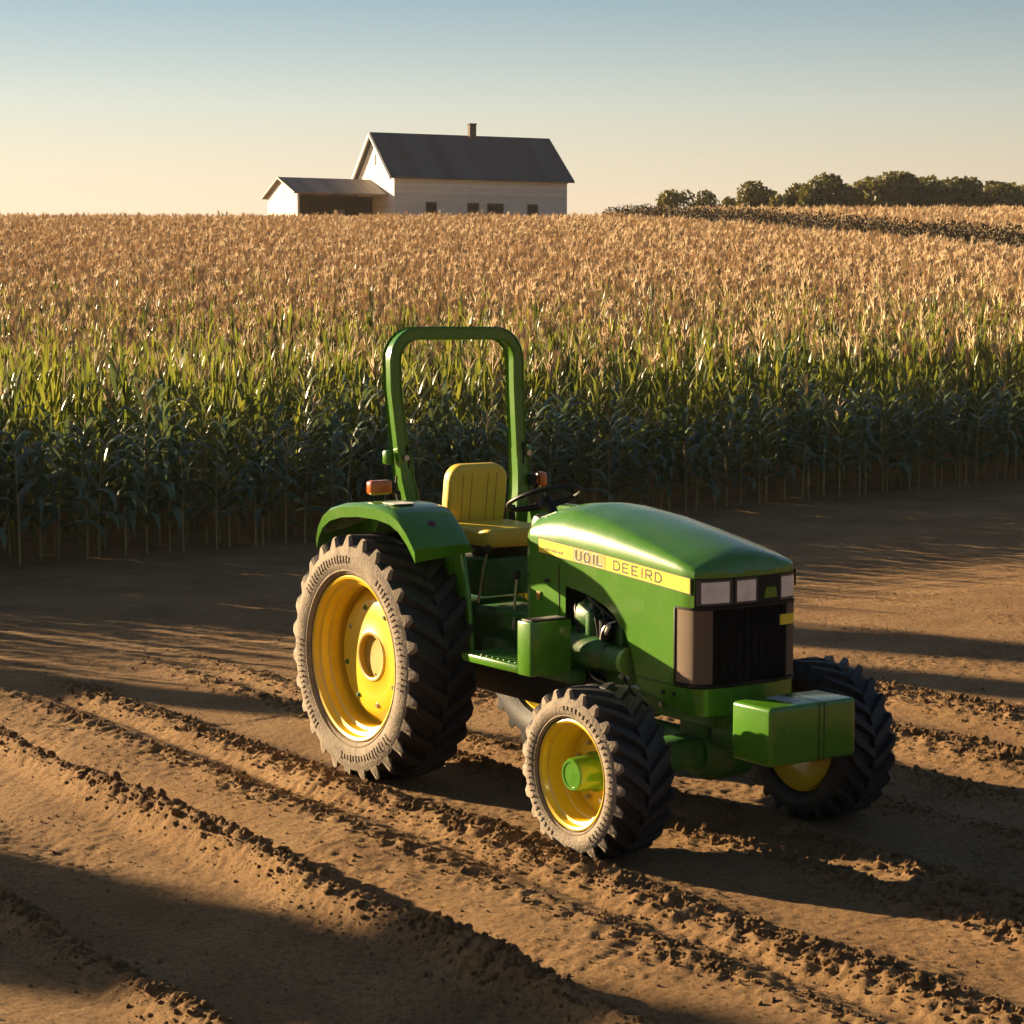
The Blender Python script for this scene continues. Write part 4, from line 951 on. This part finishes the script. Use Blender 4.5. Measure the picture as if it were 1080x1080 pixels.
# ---------------------------------------------------------------- FARMHOUSE
HA_ = R(22)       # the long wall turns away to the right
HX, HY, HZ = at_px(417, 148), 148.0, 8.9
house = empty('farmhouse', (HX, HY, HZ), HA_, label='long white clapboard farmhouse with dark roof on the hill crest', cat='house')
LW, DP, WH, RH = 13.3, 8.6, 4.36, 3.15
w = MB(); w.add([(0, 0, 0), (LW, 0, 0), (LW, DP, 0), (0, DP, 0), (0, 0, WH), (LW, 0, WH), (LW, DP, WH), (0, DP, WH), (0, DP / 2, WH + RH), (LW, DP / 2, WH + RH)],
                [(0, 1, 5, 4), (1, 2, 6, 9, 5), (2, 3, 7, 6), (3, 0, 4, 8, 7)])
w.build('wall', M_siding, house, angle=None)
rf = MB(); ov = .42; tk = .14
for sgn in (0, 1):
    sl = RH / (DP / 2); y0 = -ov if sgn == 0 else DP + ov; z0 = WH - ov * sl
    yc = DP / 2
    rf.add([(-ov, y0, z0 + .03), (LW + ov, y0, z0 + .03), (LW + ov, yc, WH + RH + .03), (-ov, yc, WH + RH + .03), (-ov, y0, z0 + .03 + tk), (LW + ov, y0, z0 + .03 + tk), (LW + ov, yc, WH + RH + .03 + tk), (-ov, yc, WH + RH + .03 + tk)],
           [(0, 1, 2, 3), (4, 5, 6, 7), (0, 1, 5, 4), (1, 2, 6, 5), (3, 0, 4, 7)])
roof = rf.build('roof', M_roof, house, angle=None)
MB().box((LW * .56, DP / 2 - .2, WH + RH + .35), (.50, .50, 1.2), .02).box((LW * .56, DP / 2 - .2, WH + RH + .98), (.58, .58, .10), .01).build('chimney', M_brick, roof, angle=None)
MB().box((LW / 2, -.035, WH - .2), (LW + .1, .05, .22), 0).build('eave_board', M_trim, house, angle=None)
for (pxc, wpx) in ((455, 11), (499, 12), (522.5, 17), (562.5, 11)):
    t_ = (pxc - 417) / 183 * LW; ww = wpx / 14.6 / .93
    fr_ = MB().box((t_, -.02, 2.02), (ww, .10, .98), 0).build('window', M_frame, house, angle=None)
    for q in ((0,) if wpx < 15 else (-1, 1)):
        pw = ww * .8 if wpx < 15 else ww * .40
        MB().box((t_ + q * ww * .23, -.075, 2.02), (pw, .012, .80), 0).build('pane', M_window, fr_, angle=None)
MB().box((-.03, DP * .5, WH + 1.35), (.06, .45, .75), 0).build('gable_vent', mat('grey_louvre', (.38, .36, .33), .7), house, angle=None)
for sgn in (-1, 1):
    MB().tube([(-ov - .01, DP / 2, WH + RH), (-ov - .01, DP / 2 + sgn * (DP / 2 + ov), WH - ov * RH / (DP / 2))], .10, 4).build('barge_board', M_trim, roof, angle=None)
# open fronted shed at the left end
SX, SY = at_px(316, 147.2), 147.0
shed = empty('open_shed', (SX, SY, 8.9), R(24), label='low white shed with open dark front and brown roof left of the farmhouse', cat='shed')
SL, SD, SH, SR = 6.9, 7.0, 3.05, 1.15
w = MB(); t_ = .15
w.prism([(0, 0), (SD, 0), (SD, SH), (SD / 2, SH + SR), (0, SH)], 0, t_, 'YZ'); 
w.box((SL / 2, SD - .1, SH / 2), (SL - .3, .18, SH), 0); w.prism([(0, 0), (SD, 0), (SD, SH), (SD / 2, SH + SR), (0, SH)], SL - t_, SL, 'YZ')
w.build('wall', M_siding, shed, angle=None)
MB().box((SL / 2, SD * .45, SH * .5), (SL - .34, .14, SH), 0).build('back_wall', M_dark_wood, shed, angle=None)
rf = MB(); ov = .35; sl = SR / (SD / 2)
for sgn in (0, 1):
    y0 = -ov if sgn == 0 else SD + ov; z0 = SH - ov * sl + .03
    rf.add([(-ov, y0, z0), (SL + .5, y0, z0), (SL + .5, SD / 2, SH + SR + .03), (-ov, SD / 2, SH + SR + .03), (-ov, y0, z0 + .12), (SL + .5, y0, z0 + .12), (SL + .5, SD / 2, SH + SR + .15), (-ov, SD / 2, SH + SR + .15)],
           [(0, 1, 2, 3), (4, 5, 6, 7), (0, 1, 5, 4), (1, 2, 6, 5), (3, 0, 4, 7)])
rf.build('roof', M_roof_brown, shed, angle=None)
for q in (.42, .985): MB().box((SL * q, .1, SH / 2), (.14, .14, SH - .02), 0).build('post', M_dark_wood, shed, angle=None)
MB().box((SL * .60, SD * .45 - .1, 1.05), (.85, .06, 2.1), 0).build('door', mat('grey_door', (.22, .20, .18), .7), shed, angle=None)

# ---------------------------------------------------------------- thin evening haze, one closed box round the scene
zlo = min(gz1(x_, y_) for x_ in (-700, 0, 700) for y_ in (-300, 0, 300, 600, 900)) - 1.5
hz = MB().box((0, 300, (zlo + 24) / 2), (1420, 1220, 24 - zlo), 0)
M_hz = bpy.data.materials.new('evening_haze'); M_hz.use_nodes = True; hn = M_hz.node_tree.nodes; hn.remove(hn['Principled BSDF'])
pv = hn.new('ShaderNodeVolumePrincipled'); pv.inputs['Density'].default_value = .00012; pv.inputs['Color'].default_value = (.96, .94, .90, 1); pv.inputs['Anisotropy'].default_value = .1
M_hz.node_tree.links.new(pv.outputs[0], hn['Material Output'].inputs['Volume'])
hz.build('haze', M_hz, angle=None, label='thin warm evening haze over the fields', cat='haze', kind='stuff')
